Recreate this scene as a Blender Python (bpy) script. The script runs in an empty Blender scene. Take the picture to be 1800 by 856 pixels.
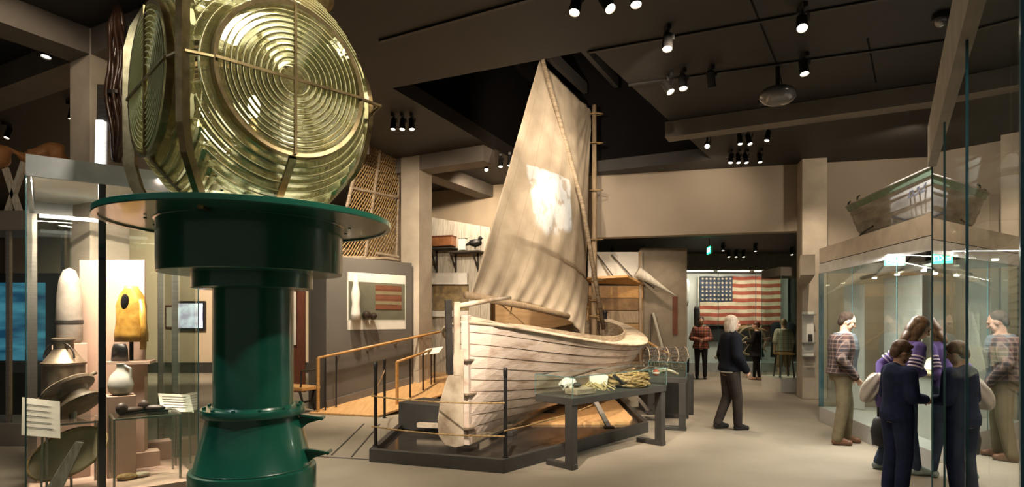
import bpy, bmesh, math, random
from mathutils import Vector, Matrix
random.seed(7)
SC = bpy.context.scene
COL = SC.collection
PI = math.pi
R = math.radians
V = Vector
# ------------------------------------------------------------------ camera, world, exposure
FPX, CX, HY, EYE = 1050.0, 900.0, 562.0, 1.65        # focal length in pixels, image centre, horizon row, eye height
cam = bpy.data.cameras.new('camera'); camo = bpy.data.objects.new('camera', cam); COL.objects.link(camo)
camo.location = (0, 0, EYE); camo.rotation_euler = (PI/2, 0, 0)
cam.sensor_width = 36; cam.lens = 36*FPX/1800; cam.shift_y = (HY-428)/1800
cam.clip_start = .05; cam.clip_end = 100
SC.camera = camo
w = bpy.data.worlds.new('world'); SC.world = w; w.use_nodes = True
w.node_tree.nodes['Background'].inputs[0].default_value = (1, .91, .80, 1)
w.node_tree.nodes['Background'].inputs[1].default_value = .12
vs = SC.view_settings
vs.view_transform = 'Standard'; vs.look = 'None'; vs.gamma = 1; vs.use_curve_mapping = False; vs.exposure = 0.0
cy = SC.cycles
cy.max_bounces = 10; cy.diffuse_bounces = 3; cy.glossy_bounces = 5; cy.transmission_bounces = 9; cy.transparent_max_bounces = 24
cy.caustics_reflective = False; cy.caustics_refractive = False
cy.sample_clamp_indirect = 4; cy.use_denoising = True
def spot(p, q, power, size=60, blend=.6, col=(1, .76, .5), rad=.06, name='spot_light'):
    l = bpy.data.lights.new(name, 'SPOT'); l.energy = power; l.spot_size = R(size); l.spot_blend = blend
    l.color = col; l.shadow_soft_size = rad
    o = bpy.data.objects.new(name, l); COL.objects.link(o); o.location = p
    o.rotation_euler = (V(q)-V(p)).to_track_quat('-Z', 'Y').to_euler()
    return o
def point(p, power, col=(1, .78, .55), rad=.1):
    l = bpy.data.lights.new('added_lens_light', 'POINT'); l.energy = power; l.color = col; l.shadow_soft_size = rad
    o = bpy.data.objects.new('added_lens_light', l); COL.objects.link(o); o.location = p
def area(p, q, power, sx, sy, col=(1, .8, .58)):  # narrow strip lights inside the show cases
    l = bpy.data.lights.new('case_strip_light', 'AREA'); l.energy = power; l.shape = 'RECTANGLE'; l.size = sx; l.size_y = sy; l.color = col
    o = bpy.data.objects.new('case_strip_light', l); COL.objects.link(o); o.location = p
    o.rotation_euler = (V(q)-V(p)).to_track_quat('-Z', 'Y').to_euler()
CH = 5.0                                              # ceiling height
WARM = (1, .81, .60); NEUT = (1, .88, .74)
# hull and sail spots
spot((-.4, 3.4, 4.7), (.4, 8.2, .8), 2300, 42, .8, (1, .84, .68))
spot((2.6, 4.6, 4.7), (1.1, 9.5, .9), 1500, 45, .8, (1, .82, .62))
spot((-1.2, 5.4, 4.7), (.2, 10.5, 3.2), 1350, 50, .9, WARM)
spot((2.0, 6.2, 4.7), (1.0, 11.5, 3.6), 1000, 55, .9, WARM)
spot((.3, 8.9, 5.25), (1.0, 11.8, 5.6), 420, 75, .9, WARM)  # added unseen spot above the ceiling opening, brightens the upper sail
spot((2.2, 9.7, 5.25), (1.2, 12.0, 5.4), 220, 75, .9, WARM)  # second added unseen spot for the upper sail
spot((3.3, 10.2, 4.7), (1.8, 11.2, 1.0), 600, 60, .8, WARM)
# floor and aisles
for p, q, e, s in [((.6, 4.2, 4.8), (.4, 5.0, 0), 330, 110), ((3.6, 6.2, 4.8), (3.6, 7.0, 0), 360, 110), ((3.0, 9.6, 4.8), (3.6, 10.3, 0), 300, 105),
                   ((-2.4, 7.8, 4.8), (-2.6, 8.8, 0), 330, 105), ((-2.6, 10.0, 4.8), (-2.2, 11.5, 0), 1000, 70), ((5.4, 8.4, 4.8), (4.6, 8.2, .8), 230, 100),
                   ((4.2, 11.9, 4.8), (4.2, 13.3, 4.2), 60, 120), ((5.3, 10.2, 4.8), (6.4, 12.4, 2.2), 420, 60), ((6.9, 10.0, 4.8), (7.2, 12.0, 4.0), 110, 120), ((-.6, 12.6, 4.8), (-.9, 14.5, 3.2), 330, 110),
                   ((-3.1, 8.9, 4.8), (-2.3, 12.0, 1.6), 330, 80), ((-.9, 9.0, 4.9), (-2.0, 12.3, 3.2), 300, 60), ((-2.6, 9.2, 4.9), (-2.6, 11.8, 3.6), 260, 60), ((.9, 10.8, 4.9), (1.1, 10.9, .2), 300, 80),
                   ((-3.2, 4.6, 4.8), (-4.95, 7.1, 3.8), 95, 50), ((-4.6, 5.2, 4.9), (-6.2, 8.0, 3.6), 55, 60)]:
    spot(p, q, e, s, .8, WARM)
# far room and its show case
area((7.3, 19.32, 3.21), (7.6, 20.4, 1.2), 62, 3.2, .05, NEUT)
spot((5.6, 16.2, 3.6), (5.7, 16.3, 0), 330, 130, .8, WARM)
spot((2.3, 13.9, 3.4), (2.6, 14.7, 1.6), 60, 100, .8, WARM)
spot((3.6, 13.6, 3.4), (3.7, 14.9, 1.4), 70, 100, .8, WARM)
# lit interiors of the show cases
area((-4.35, 5.9, 2.97), (-4.3, 5.85, 0), 110, .9, .06, (1, .80, .64))
area((-3.74, 5.62, 2.97), (-3.74, 5.66, 0), 100, .9, .06, (1, .80, .64))
area((5.05, 7.6, 2.54), (5.5, 7.7, 1.0), 150, .05, 3.4, (1, .96, .88))
area((5.45, 7.55, 2.54), (5.7, 7.6, 0), 90, .05, 3.4, (1, .96, .88))
spot((-9.2, 14.5, 4.6), (-9.6, 18.5, 1.6), 1500, 110, .8, WARM)
spot((-5.6, 12.0, 4.6), (-5.6, 14.6, .8), 500, 100, .8, WARM)
spot((1.80, 1.45, 2.85), (2.45, 2.9, 2.0), 45, 70, .6, NEUT, .02)  # added spot out of view, brightens the hanging shades in the tall case
# lens
spot((-.4, 2.3, 4.8), (-1.95, 4.5, 3.2), 420, 50, .6, (1, .90, .72))
spot((-4.4, 3.0, 4.8), (-2.3, 4.6, 2.2), 200, 55, .6, (.85, .95, 1))
spot((.9, 3.3, 4.8), (-1.8, 4.6, .7), 330, 40, .5, (1, .92, .8))

# ------------------------------------------------------------------ helpers
def P(x, y, Y): return V(((x-CX)*Y/FPX, Y, EYE+(HY-y)*Y/FPX))
def PH(x, y, h):
    Y = FPX*(h-EYE)/(HY-y); return V(((x-CX)*Y/FPX, Y, h))
E1 = V((.883, -.469, 0)); E2 = V((.469, .883, 0)); UP = V((0, 0, 1))

MATS = {}
def newmat(name):
    m = bpy.data.materials.new(name); m.use_nodes = True; MATS[name] = m
    nt = m.node_tree; return m, nt, nt.nodes['Principled BSDF']
def pm(name, c, c2=None, rough=.55, metal=0, scale=6, stretch=(1, 1, 1), bump=0, coat=0, detail=6, spread=(.35, .65), bscale=None):
    if name in MATS: return MATS[name]
    m, nt, b = newmat(name); N = nt.nodes.new; L = nt.links.new
    tc = N('ShaderNodeTexCoord'); mp = N('ShaderNodeMapping'); mp.inputs['Scale'].default_value = stretch
    L(tc.outputs['Object'], mp.inputs[0])
    nz = N('ShaderNodeTexNoise'); nz.inputs['Scale'].default_value = scale; nz.inputs['Detail'].default_value = detail
    L(mp.outputs[0], nz.inputs['Vector'])
    r = N('ShaderNodeValToRGB'); c2 = c2 or tuple(v*.82 for v in c)
    r.color_ramp.elements[0].position, r.color_ramp.elements[1].position = spread
    r.color_ramp.elements[0].color = (*c2, 1); r.color_ramp.elements[1].color = (*c, 1)
    L(nz.outputs['Fac'], r.inputs[0]); L(r.outputs[0], b.inputs['Base Color'])
    b.inputs['Roughness'].default_value = rough; b.inputs['Metallic'].default_value = metal
    if rough >= .85: b.inputs['Specular IOR Level'].default_value = .12
    if coat: b.inputs['Coat Weight'].default_value = coat; b.inputs['Coat Roughness'].default_value = .08
    if bump:
        bp = N('ShaderNodeBump'); bp.inputs['Strength'].default_value = bump; bp.inputs['Distance'].default_value = .02
        if bscale:
            n2 = N('ShaderNodeTexNoise'); n2.inputs['Scale'].default_value = bscale; L(mp.outputs[0], n2.inputs['Vector']); L(n2.outputs['Fac'], bp.inputs['Height'])
        else: L(nz.outputs['Fac'], bp.inputs['Height'])
        L(bp.outputs[0], b.inputs['Normal'])
    return m
def emis(name, c, s):
    if name in MATS: return MATS[name]
    m, nt, b = newmat(name); b.inputs['Base Color'].default_value = (*c, 1)
    b.inputs['Emission Color'].default_value = (*c, 1); b.inputs['Emission Strength'].default_value = s
    return m
def thin_glass(name, tint=(.93, .97, .95), boost=1.0, base=0.0):
    m = bpy.data.materials.new(name); m.use_nodes = True; MATS[name] = m
    nt = m.node_tree; nt.nodes.clear(); N = nt.nodes.new; L = nt.links.new
    out = N('ShaderNodeOutputMaterial'); mx = N('ShaderNodeMixShader'); tr = N('ShaderNodeBsdfTransparent'); gl = N('ShaderNodeBsdfGlossy')
    tr.inputs[0].default_value = (*tint, 1); gl.inputs['Roughness'].default_value = 0.0; gl.inputs['Color'].default_value = (.95, .97, .96, 1)
    fr = N('ShaderNodeFresnel'); fr.inputs[0].default_value = 1.5
    ge = N('ShaderNodeNewGeometry'); sub = N('ShaderNodeMath'); sub.operation = 'SUBTRACT'; sub.inputs[0].default_value = 1
    mu = N('ShaderNodeMath'); mu.operation = 'MULTIPLY'; m2 = N('ShaderNodeMath'); m2.operation = 'MULTIPLY_ADD'; m2.use_clamp = True
    L(ge.outputs['Backfacing'], sub.inputs[1]); L(fr.outputs[0], m2.inputs[0]); m2.inputs[1].default_value = boost; m2.inputs[2].default_value = base
    L(m2.outputs[0], mu.inputs[0]); L(sub.outputs[0], mu.inputs[1])
    L(mu.outputs[0], mx.inputs[0]); L(tr.outputs[0], mx.inputs[1]); L(gl.outputs[0], mx.inputs[2]); L(mx.outputs[0], out.inputs[0])
    return m
GLASS = thin_glass('clear_glass', boost=1.3)
MIRRORY = thin_glass('reflective_glass', tint=(.90, .93, .92), boost=1.45, base=.02)
EDGE = pm('glass_edge', (.09, .20, .21), (.06, .15, .16), rough=.15)
EDGE_DARK = pm('glass_edge_dark', (.03, .11, .14), (.02, .07, .09), rough=.15)

class MB:
    def __init__(s): s.bm = bmesh.new(); s.mi = 0
    def face(s, vs):
        try: f = s.bm.faces.new(vs); f.material_index = s.mi; return f
        except ValueError: return None
    def poly(s, pts): return s.face([s.bm.verts.new(p) for p in pts])
    def box(s, c, d, rz=0, m=None):
        M = m if m is not None else Matrix.Translation(V(c)) @ Matrix.Rotation(rz, 4, 'Z')
        h = [x/2 for x in d]
        v = [s.bm.verts.new(M @ V((sx*h[0], sy*h[1], sz*h[2]))) for sz in (-1, 1) for sx, sy in ((-1, -1), (1, -1), (1, 1), (-1, 1))]
        for q in ((3, 2, 1, 0), (4, 5, 6, 7), (0, 1, 5, 4), (1, 2, 6, 5), (2, 3, 7, 6), (3, 0, 4, 7)): s.face([v[i] for i in q])
        return s
    def bar(s, a, b, wd, ht, up=UP):          # box from a to b
        a, b = V(a), V(b); d = b-a; L = d.length
        x = d.normalized(); y = up.cross(x)
        if y.length < 1e-4: y = V((0, 1, 0)).cross(x)
        y.normalize(); z = x.cross(y)
        M = Matrix((x, y, z)).transposed().to_4x4(); M.translation = (a+b)/2
        return s.box(None, (L, wd, ht), m=M)
    def prism(s, pts, z0, z1):
        n = len(pts); lo = [s.bm.verts.new((p[0], p[1], z0)) for p in pts]; hi = [s.bm.verts.new((p[0], p[1], z1)) for p in pts]
        ar = sum(pts[i][0]*pts[(i+1) % n][1]-pts[(i+1) % n][0]*pts[i][1] for i in range(n))
        if ar < 0: lo.reverse(); hi.reverse()
        s.face(list(reversed(lo))); s.face(hi)
        for i in range(n): s.face([lo[i], lo[(i+1) % n], hi[(i+1) % n], hi[i]])
        return s
    def slab(s, pts, thick):                   # polygon in space thickened along its normal
        pts = [V(p) for p in pts]; n = (pts[1]-pts[0]).cross(pts[2]-pts[0]).normalized()*thick
        k = len(pts); lo = [s.bm.verts.new(p) for p in pts]; hi = [s.bm.verts.new(p+n) for p in pts]
        s.face(list(reversed(lo))); s.face(hi)
        for i in range(k): s.face([lo[i], lo[(i+1) % k], hi[(i+1) % k], hi[i]])
        return s
    def rings(s, rings, closed=True, cap=True):   # loft
        R_ = [[s.bm.verts.new(p) for p in r] for r in rings]
        n = len(R_[0])
        for a, b in zip(R_, R_[1:]):
            for i in range(n if closed else n-1): s.face([a[i], a[(i+1) % n], b[(i+1) % n], b[i]])
        if cap: s.face(list(reversed(R_[0]))); s.face(R_[-1])
        return s
    def lathe(s, prof, c=(0, 0, 0), seg=32, m=None, cap=True, a0=0, a1=2*PI):
        M = m if m is not None else Matrix.Translation(V(c))
        full = abs(a1-a0-2*PI) < 1e-6
        rs = [[M @ V((r*math.cos(a0+(a1-a0)*i/seg), r*math.sin(a0+(a1-a0)*i/seg), z)) for i in range(seg if full else seg+1)] for r, z in prof]
        return s.rings(rs, full, cap and full)
    def tube(s, pts, r, seg=8, r1=None):
        pts = [V(p) for p in pts]; n = len(pts); out = []
        pu = None
        for i, p in enumerate(pts):
            d = (pts[min(i+1, n-1)]-pts[max(i-1, 0)]).normalized()
            u = pu if pu is not None else (UP if abs(d.z) < .95 else V((1, 0, 0)))
            u = (u-d*u.dot(d));
            if u.length < 1e-5: u = d.orthogonal()
            u.normalize(); pu = u; q = d.cross(u)
            rr = r if r1 is None else r+(r1-r)*i/(n-1)
            if callable(r): rr = r(i/(n-1))
            out.append([p+u*rr*math.cos(2*PI*k/seg)+q*rr*math.sin(2*PI*k/seg) for k in range(seg)])
        return s.rings(out)
    def ell(s, c, r, seg=14, m=None):
        r = r if isinstance(r, (tuple, list)) else (r, r, r)
        M = Matrix.Translation(V(c)) if m is None else m
        nr = max(4, seg//2); rs = []
        for j in range(1, nr):
            t = PI*j/nr
            rs.append([M @ V((r[0]*math.sin(t)*math.cos(2*PI*i/seg), r[1]*math.sin(t)*math.sin(2*PI*i/seg), -r[2]*math.cos(t))) for i in range(seg)])
        R_ = [[s.bm.verts.new(p) for p in q] for q in rs]
        lo = s.bm.verts.new(M @ V((0, 0, -r[2]))); hi = s.bm.verts.new(M @ V((0, 0, r[2])))
        for i in range(seg):
            s.face([lo, R_[0][(i+1) % seg], R_[0][i]]); s.face([hi, R_[-1][i], R_[-1][(i+1) % seg]])
        for a, b in zip(R_, R_[1:]):
            for i in range(seg): s.face([a[i], a[(i+1) % seg], b[(i+1) % seg], b[i]])
        return s
    def cap(s, a, b, ra, rb, seg=12):          # tapered capsule
        a, b = V(a), V(b); d = (b-a); L = d.length
        q = d.to_track_quat('Z', 'Y').to_matrix().to_4x4(); q.translation = a
        pr = [(max(1e-3, ra*math.cos(t)), ra*math.sin(t)) for t in [-PI/2*k/4 for k in (3.8, 3, 2, 1, 0)]]
        pr += [(max(1e-3, rb*math.cos(t)), L+rb*math.sin(t)) for t in [PI/2*k/4 for k in (0, 1, 2, 3, 3.8)]]
        return s.lathe(pr, seg=seg, m=q)
    def build(s, name, mats, parent=None, smooth=False, bevel=0, auto=None, world=True):
        bm = s.bm
        bmesh.ops.recalc_face_normals(bm, faces=bm.faces) if not getattr(s, 'keepn', False) else None
        if smooth:
            for f in bm.faces: f.smooth = True
        me = bpy.data.meshes.new(name)
        o = bpy.data.objects.new(name, me)
        if parent is not None:
            if world: bm.transform(ROOTM.get(parent.name, Matrix()).inverted())
            o.parent = parent
        else:
            xs = [v.co for v in bm.verts]
            if xs:
                c = V((sum(v.x for v in xs)/len(xs), sum(v.y for v in xs)/len(xs), min(v.z for v in xs)))
                bm.transform(Matrix.Translation(-c)); o.location = c
                ROOTM[o.name] = Matrix.Translation(c)
        bm.to_mesh(me); bm.free()
        for m_ in (mats if isinstance(mats, (list, tuple)) else [mats]): me.materials.append(m_)
        COL.objects.link(o)
        if parent is not None: ROOTM[o.name] = ROOTM.get(parent.name, Matrix())
        if bevel:
            b = o.modifiers.new('bevel', 'BEVEL'); b.width = bevel; b.segments = 2; b.limit_method = 'ANGLE'; b.angle_limit = R(40)
        if smooth and auto:
            es = o.modifiers.new('edges', 'EDGE_SPLIT'); es.split_angle = R(auto)
        return o
ROOTM = {}
def tag(o, label, cat, group=None):
    o['label'] = label; o['category'] = cat
    if group: o['group'] = group
    return o
def thing(name, label, cat, loc=(0, 0, 0), rz=0, group=None):
    o = bpy.data.objects.new(name, None); COL.objects.link(o); o.empty_display_size = .1
    o.location = loc; o.rotation_euler = (0, 0, rz)
    ROOTM[o.name] = Matrix.Translation(V(loc)) @ Matrix.Rotation(rz, 4, 'Z')
    return tag(o, label, cat, group)
def struct(o): o['kind'] = 'structure'; return o
def remesh(o, vox, it=4):
    m = o.modifiers.new('remesh', 'REMESH'); m.mode = 'VOXEL'; m.voxel_size = vox; m.use_smooth_shade = True
    s = o.modifiers.new('smooth', 'SMOOTH'); s.factor = .5; s.iterations = it
    return o
def text(name, body, size, M, mat, parent, depth=.002, align='CENTER'):
    cu = bpy.data.curves.new(name, 'FONT'); cu.body = body; cu.size = size; cu.extrude = depth; cu.align_x = align; cu.align_y = 'CENTER'
    o = bpy.data.objects.new(name, cu); COL.objects.link(o); o.data.materials.append(mat)
    dg = bpy.context.evaluated_depsgraph_get(); me = bpy.data.meshes.new_from_object(o.evaluated_get(dg)); bpy.data.objects.remove(o)
    me.name = name; o = bpy.data.objects.new(name, me); COL.objects.link(o)
    o.parent = parent
    o.matrix_local = ROOTM.get(parent.name, Matrix()).inverted() @ M
    return o
def basis(x, z, loc):                          # matrix with local x along x and z along z
    x = V(x).normalized(); z = V(z).normalized(); y = z.cross(x).normalized(); x = y.cross(z)
    M = Matrix((x, y, z)).transposed().to_4x4(); M.translation = V(loc); return M

# ------------------------------------------------------------------ materials
M_floor = pm('carpet_floor', (.30, .262, .20), (.215, .185, .14), rough=.75, scale=.9, detail=10, bump=.15, bscale=180, spread=(.3, .7))
M_ceil = pm('dark_ceiling', (.018, .0155, .0135), (.014, .012, .0105), rough=.6, scale=2)
M_void = pm('void_black', (.007, .006, .006), rough=.9)
M_joist = pm('joist', (.05, .045, .04), rough=.7)
M_conc = pm('concrete', (.44, .38, .30), (.36, .31, .245), rough=.8, scale=3, bump=.06, bscale=40)
M_beam = pm('grey_beam', (.175, .15, .125), (.14, .12, .10), rough=.75, scale=2)
M_wall = pm('beige_wall', (.36, .30, .235), (.33, .275, .215), rough=.8, scale=1.2)
M_cream = pm('cream_wall', (.60, .48, .34), (.55, .44, .31), rough=.8, scale=1.2)
M_grey = pm('grey_wall', (.125, .115, .10), (.11, .10, .088), rough=.7, scale=1.5)
M_ramp = pm('light_wood_floor', (.62, .38, .17), (.50, .29, .12), rough=.45, scale=3, stretch=(6, 1, 1))
M_black = pm('black_metal', (.022, .021, .020), (.016, .015, .015), rough=.42, metal=.3)
M_char = pm('charcoal_paint', (.045, .042, .038), (.035, .033, .03), rough=.45)
M_steel = pm('brushed_steel', (.42, .40, .36), (.34, .32, .29), rough=.32, metal=.9, stretch=(1, 1, 12))
M_grit = pm('grey_case_panel', (.46, .45, .42), (.42, .41, .38), rough=.5)
M_white = pm('white_panel', (.74, .72, .66), (.68, .66, .60), rough=.6)
M_pink = pm('warm_case_lining', (.60, .42, .325), (.56, .385, .30), rough=.8)
M_green = pm('green_enamel', (.012, .12, .075), (.010, .105, .066), rough=.28, coat=.5, scale=3)
M_brass = pm('aged_brass', (.27, .205, .105), (.17, .125, .06), rough=.4, metal=.9, scale=14)
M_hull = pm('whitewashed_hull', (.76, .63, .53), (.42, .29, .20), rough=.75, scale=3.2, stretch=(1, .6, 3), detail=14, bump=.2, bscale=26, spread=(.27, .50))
M_seam = pm('plank_seam', (.22, .13, .08), (.12, .07, .045), rough=.9, scale=14)
M_deck = pm('worn_deck', (.62, .52, .39), (.30, .22, .14), rough=.8, scale=4, detail=12, spread=(.3, .58), bump=.15)
M_coam = pm('grey_oak', (.42, .34, .24), (.22, .165, .11), rough=.75, scale=6, stretch=(1, 1, 6))
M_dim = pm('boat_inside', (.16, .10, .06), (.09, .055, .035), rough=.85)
M_spar = pm('spar_wood', (.40, .30, .19), (.27, .19, .115), rough=.6, scale=5, stretch=(8, 8, 1))
M_rail = pm('oak_rail', (.52, .29, .10), (.40, .21, .07), rough=.4, scale=5, stretch=(2, 2, 9))
M_rope = pm('hemp_rope', (.42, .29, .14), (.22, .14, .06), rough=.9, scale=30, bump=.3)
M_plank = pm('honey_planks', (.44, .27, .11), (.27, .16, .06), rough=.6, scale=3, stretch=(1, 1, 9))
M_wplank = pm('whitewashed_boards', (.58, .54, .46), (.40, .36, .29), rough=.8, scale=4, stretch=(9, 9, 1))
M_red = pm('red_brown_wood', (.17, .055, .03), (.11, .035, .02), rough=.4, stretch=(8, 8, 1))
M_paper = pm('paper', (.78, .74, .64), (.70, .66, .56), rough=.8)
M_ink = pm('ink', (.12, .10, .09), rough=.8)
M_iron = pm('dark_iron', (.06, .05, .042), (.035, .03, .026), rough=.55, metal=.5)

# ------------------------------------------------------------------ the shell
b = MB(); b.prism([(-20, -3), (12, -3), (12, 24), (-20, 24)], -.2, 0); struct(b.build('floor', M_floor))
# ceiling with the opening the mast passes through
A_, B_, C_, D_ = (-1.73, 8.64), (.99, 7.42), (4.16, 12.47), (.76, 14.1)
O_ = [(-20, -3), (12, -3), (12, 22), (-20, 22)]
b = MB()
hole = [A_, B_, C_, D_]
for z in (CH, CH+.25):
    for i in range(4): b.poly([(*O_[i], z), (*O_[(i+1) % 4], z), (*hole[(i+1) % 4], z), (*hole[i], z)])
for i in range(4): b.poly([(*hole[i], CH), (*hole[(i+1) % 4], CH), (*hole[(i+1) % 4], CH+.25), (*hole[i], CH+.25)])
b.keepn = True
struct(b.build('ceiling', M_ceil))
b = MB()
ex = [(-2.4, 8.5), (1.2, 6.9), (4.9, 12.5), (.8, 14.5)]
for i in range(4): b.poly([(*ex[i], CH+.2), (*ex[(i+1) % 4], CH+.2), (*ex[(i+1) % 4], 8), (*ex[i], 8)])
b.poly([(*p, 8) for p in ex]); struct(b.build('ceiling_void', M_void))
for k in range(5):
    p = V((-1.7, 8.6, 7.0))+E1*(.55+.75*k); a = p-E2*.4; e = p+E2*6.2
    b = MB(); b.bar(a, e, .10, .24); struct(b.build('beam_joist', M_joist))
for k in range(2):
    p = V((-1.7, 8.6, 7.3))+E2*(2.0+2.1*k)
    b = MB(); b.bar(p-E1*.3, p+E1*3.6, .08, .16); struct(b.build('beam_cross', M_joist))
# panel joints of the ceiling: thin black reveals
b = MB()
for x0, y0, x1, y1 in [(1320, 0, 1365, 112), (1525, 68, 1540, 145), (1365, 110, 1378, 160)]:
    b.bar(PH(x0, y0, CH-.004), PH(x1, y1, CH-.004), .018, .008)
struct(b.build('trim_1', M_void))
# columns and the bulkheads that cross over them
RZ = -R(28)
C1 = V((-4.93, 7.15, 0)); C2 = V((-1.99, 12.45, 0)); C3 = V((6.33, 12.62, 0))
b = MB(); b.box(C1+V((0, 0, 2.5)), (.44, .44, 5), RZ); struct(b.build('column_west', M_conc, bevel=.01))
b = MB(); b.box(C2+V((0, 0, 2.5)), (.46, .46, 5), RZ); struct(b.build('column_middle', M_conc, bevel=.01))
b = MB(); b.box(C3+V((0, 0, 2.5)), (.48, .48, 5), -R(13)); struct(b.build('column_east', M_conc, bevel=.01))
for n, a, e in [('west', C1-E1*5, C1+E1*1.6), ('west_return', C1-E2*4, C1+E2*4.5), ('middle', C2-E1*1.6, C2+E1*1.75), ('middle_return', C2+E2*.1, C2+E2*3.2)]:
    b = MB(); b.bar(a+V((0, 0, 4.85)), e+V((0, 0, 4.85)), .42, .3); struct(b.build('beam_'+n, M_beam))
b = MB(); a = PH(1168, 214, 4.98); e = PH(1660, 142, 4.98); d = (e-a).normalized(); n_ = V((d.y, -d.x, 0)); b.bar(a-n_*.2-V((0, 0, .12)), e+d*1.0-n_*.2-V((0, 0, .12)), .3, .26); struct(b.build('beam_east', M_beam))
# far wall: solid on the left, lintel over the opening, solid on the right
WL, WM, WC, WR = (-4.2, 16.6), (1.3, 14.05), (6.2, 12.85), (11.5, 11.6)
def wallbox(name, p, q, z0, z1, m, t=.3):
    d = (V((*q, 0))-V((*p, 0))).normalized(); n = V((-d.y, d.x, 0))*t
    b = MB(); b.prism([p, q, (q[0]+n.x, q[1]+n.y), (p[0]+n.x, p[1]+n.y)], z0, z1); return struct(b.build(name, m))
wallbox('wall_far', WL, WM, 0, 5, M_cream)
wallbox('wall_lintel', WM, WC, 3.56, 5, M_wall)
wallbox('wall_far_right', WC, WR, 0, 5, M_wall)
b = MB(); b.box((11.6, 4.5, 2.5), (.2, 15, 5)); struct(b.build('wall_right', M_wall))
b = MB(); b.box((-9.5, 18.7, 2.5), (13, .2, 5)); struct(b.build('wall_back', M_cream))
b = MB(); b.box((-9.5, 18.55, .15), (13, .1, .35)); struct(b.build('baseboard_back', M_char))
b = MB(); b.box((-15.9, 8, 2.5), (.2, 22, 5)); struct(b.build('wall_left', M_grey))
b = MB(); b.box((6.3, 22.4, 2.5), (11.5, .2, 5)); struct(b.build('wall_far_room', M_grey))
b = MB(); b.prism([(.6, 14.55), (11.2, 12.1), (11.4, 22.3), (.6, 22.3)], 3.76, 3.86); struct(b.build('ceiling_far_room', M_ceil))
b = MB(); b.prism([(11.2, 12.3), (11.3, 12.3), (11.4, 22.3), (11.3, 22.3)], 0, 3.76); struct(b.build('wall_far_room_right', M_grey))
b = MB(); b.prism([(.7, 14.6), (.8, 14.6), (.8, 22.3), (.7, 22.3)], 0, 3.76); struct(b.build('wall_far_room_left', M_grey))
# grey partition beside the ramp
G0, G1 = V((-3.32, 10.68, 0)), V((-2.03, 12.12, 0))
gd = (G1-G0).normalized(); gn = V((gd.y, -gd.x, 0))          # gn faces the ramp
b = MB(); b.prism([G0[:2], G1[:2], (G1-gn*.55)[:2], (G0-gn*.62)[:2]], 0, 2.80); struct(b.build('wall_ramp', M_grey, bevel=.006))
b = MB(); b.bar(G0+gn*.012+V((0, 0, .12)), G1+gn*.012+V((0, 0, .42)), .03, .16); struct(b.build('baseboard_ramp', M_beam))
# ramp
b = MB(); rp = [(-3.55, 10.45, .004), (-2.25, 10.08, .004), (-.35, 12.75, .42), (-2.0, 12.25, .36)]
b.slab([V(p) for p in rp], .03); struct(b.build('floor_ramp', M_ramp))
b = MB(); b.prism([(-2.0, 12.3), (-.3, 12.7), (.1, 14.2), (-1.9, 14.9)], .0, .42); struct(b.build('floor_landing', M_ramp))
b = MB()
for x0, y0, x1, y1 in [(583, 800, 640, 745), (618, 803, 668, 745)]:
    b.bar(PH(x0, y0, .003), PH(x1, y1, .003), .02, .006)
struct(b.build('trim_floor', M_char))
b = MB(); b.bar(PH(520, 800, .003), PH(655, 808, .003), .02, .006); struct(b.build('trim_floor_cross', M_char))

# ------------------------------------------------------------------ boat platform
PL = [(-1.66, 6.94), (-.09, 6.40), (2.0, 8.75), (2.2, 13.2), (-.2, 13.2), (-1.62, 11.0)]
def inset(pts, d):
    n = len(pts); out = []
    for i in range(n):
        p0, p1, p2 = V(pts[i-1]), V(pts[i]), V(pts[(i+1) % n])
        a = (p1-p0).normalized(); c = (p2-p1).normalized(); na = V((-a.y, a.x)); nc = V((-c.y, c.x))
        m_ = (na+nc).normalized(); out.append(tuple(p1+m_*d/max(.3, m_.dot(na))))
    return out
plat = thing('boat_platform', 'low dark plinth with raised rim under the old sailboat', 'platform', (0, 9.5, 0))
b = MB(); b.prism(inset(PL, .05), 0, .085); b.build('dark_tray', pm('tray_gloss', (.05, .042, .035), (.03, .026, .022), rough=.12), plat)
b = MB(); pin = inset(PL, .07)
for i in range(len(PL)):
    j = (i+1) % len(PL); b.prism([PL[i], PL[j], pin[j], pin[i]], 0, .15)
b.build('rim', M_char, plat, bevel=.004)
b = MB(); b.prism([(-.55, 8.9), (1.75, 8.9), (1.88, 9.3), (2.05, 13.1), (-.1, 13.1), (-1.45, 11.0), (-1.45, 9.2)], .086, .12); b.build('timber_floor', M_ramp, plat)
b = MB(); b.box((-1.05, 8.6, .28), (1.0, .6, .38), RZ); b.build('step_box', M_char, plat, bevel=.008)
b = MB(); b.bar((-1.3, 8.25, .2), (-.45, 8.05, .2), .08, .06); b.build('front_bearer', M_deck, plat)

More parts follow.
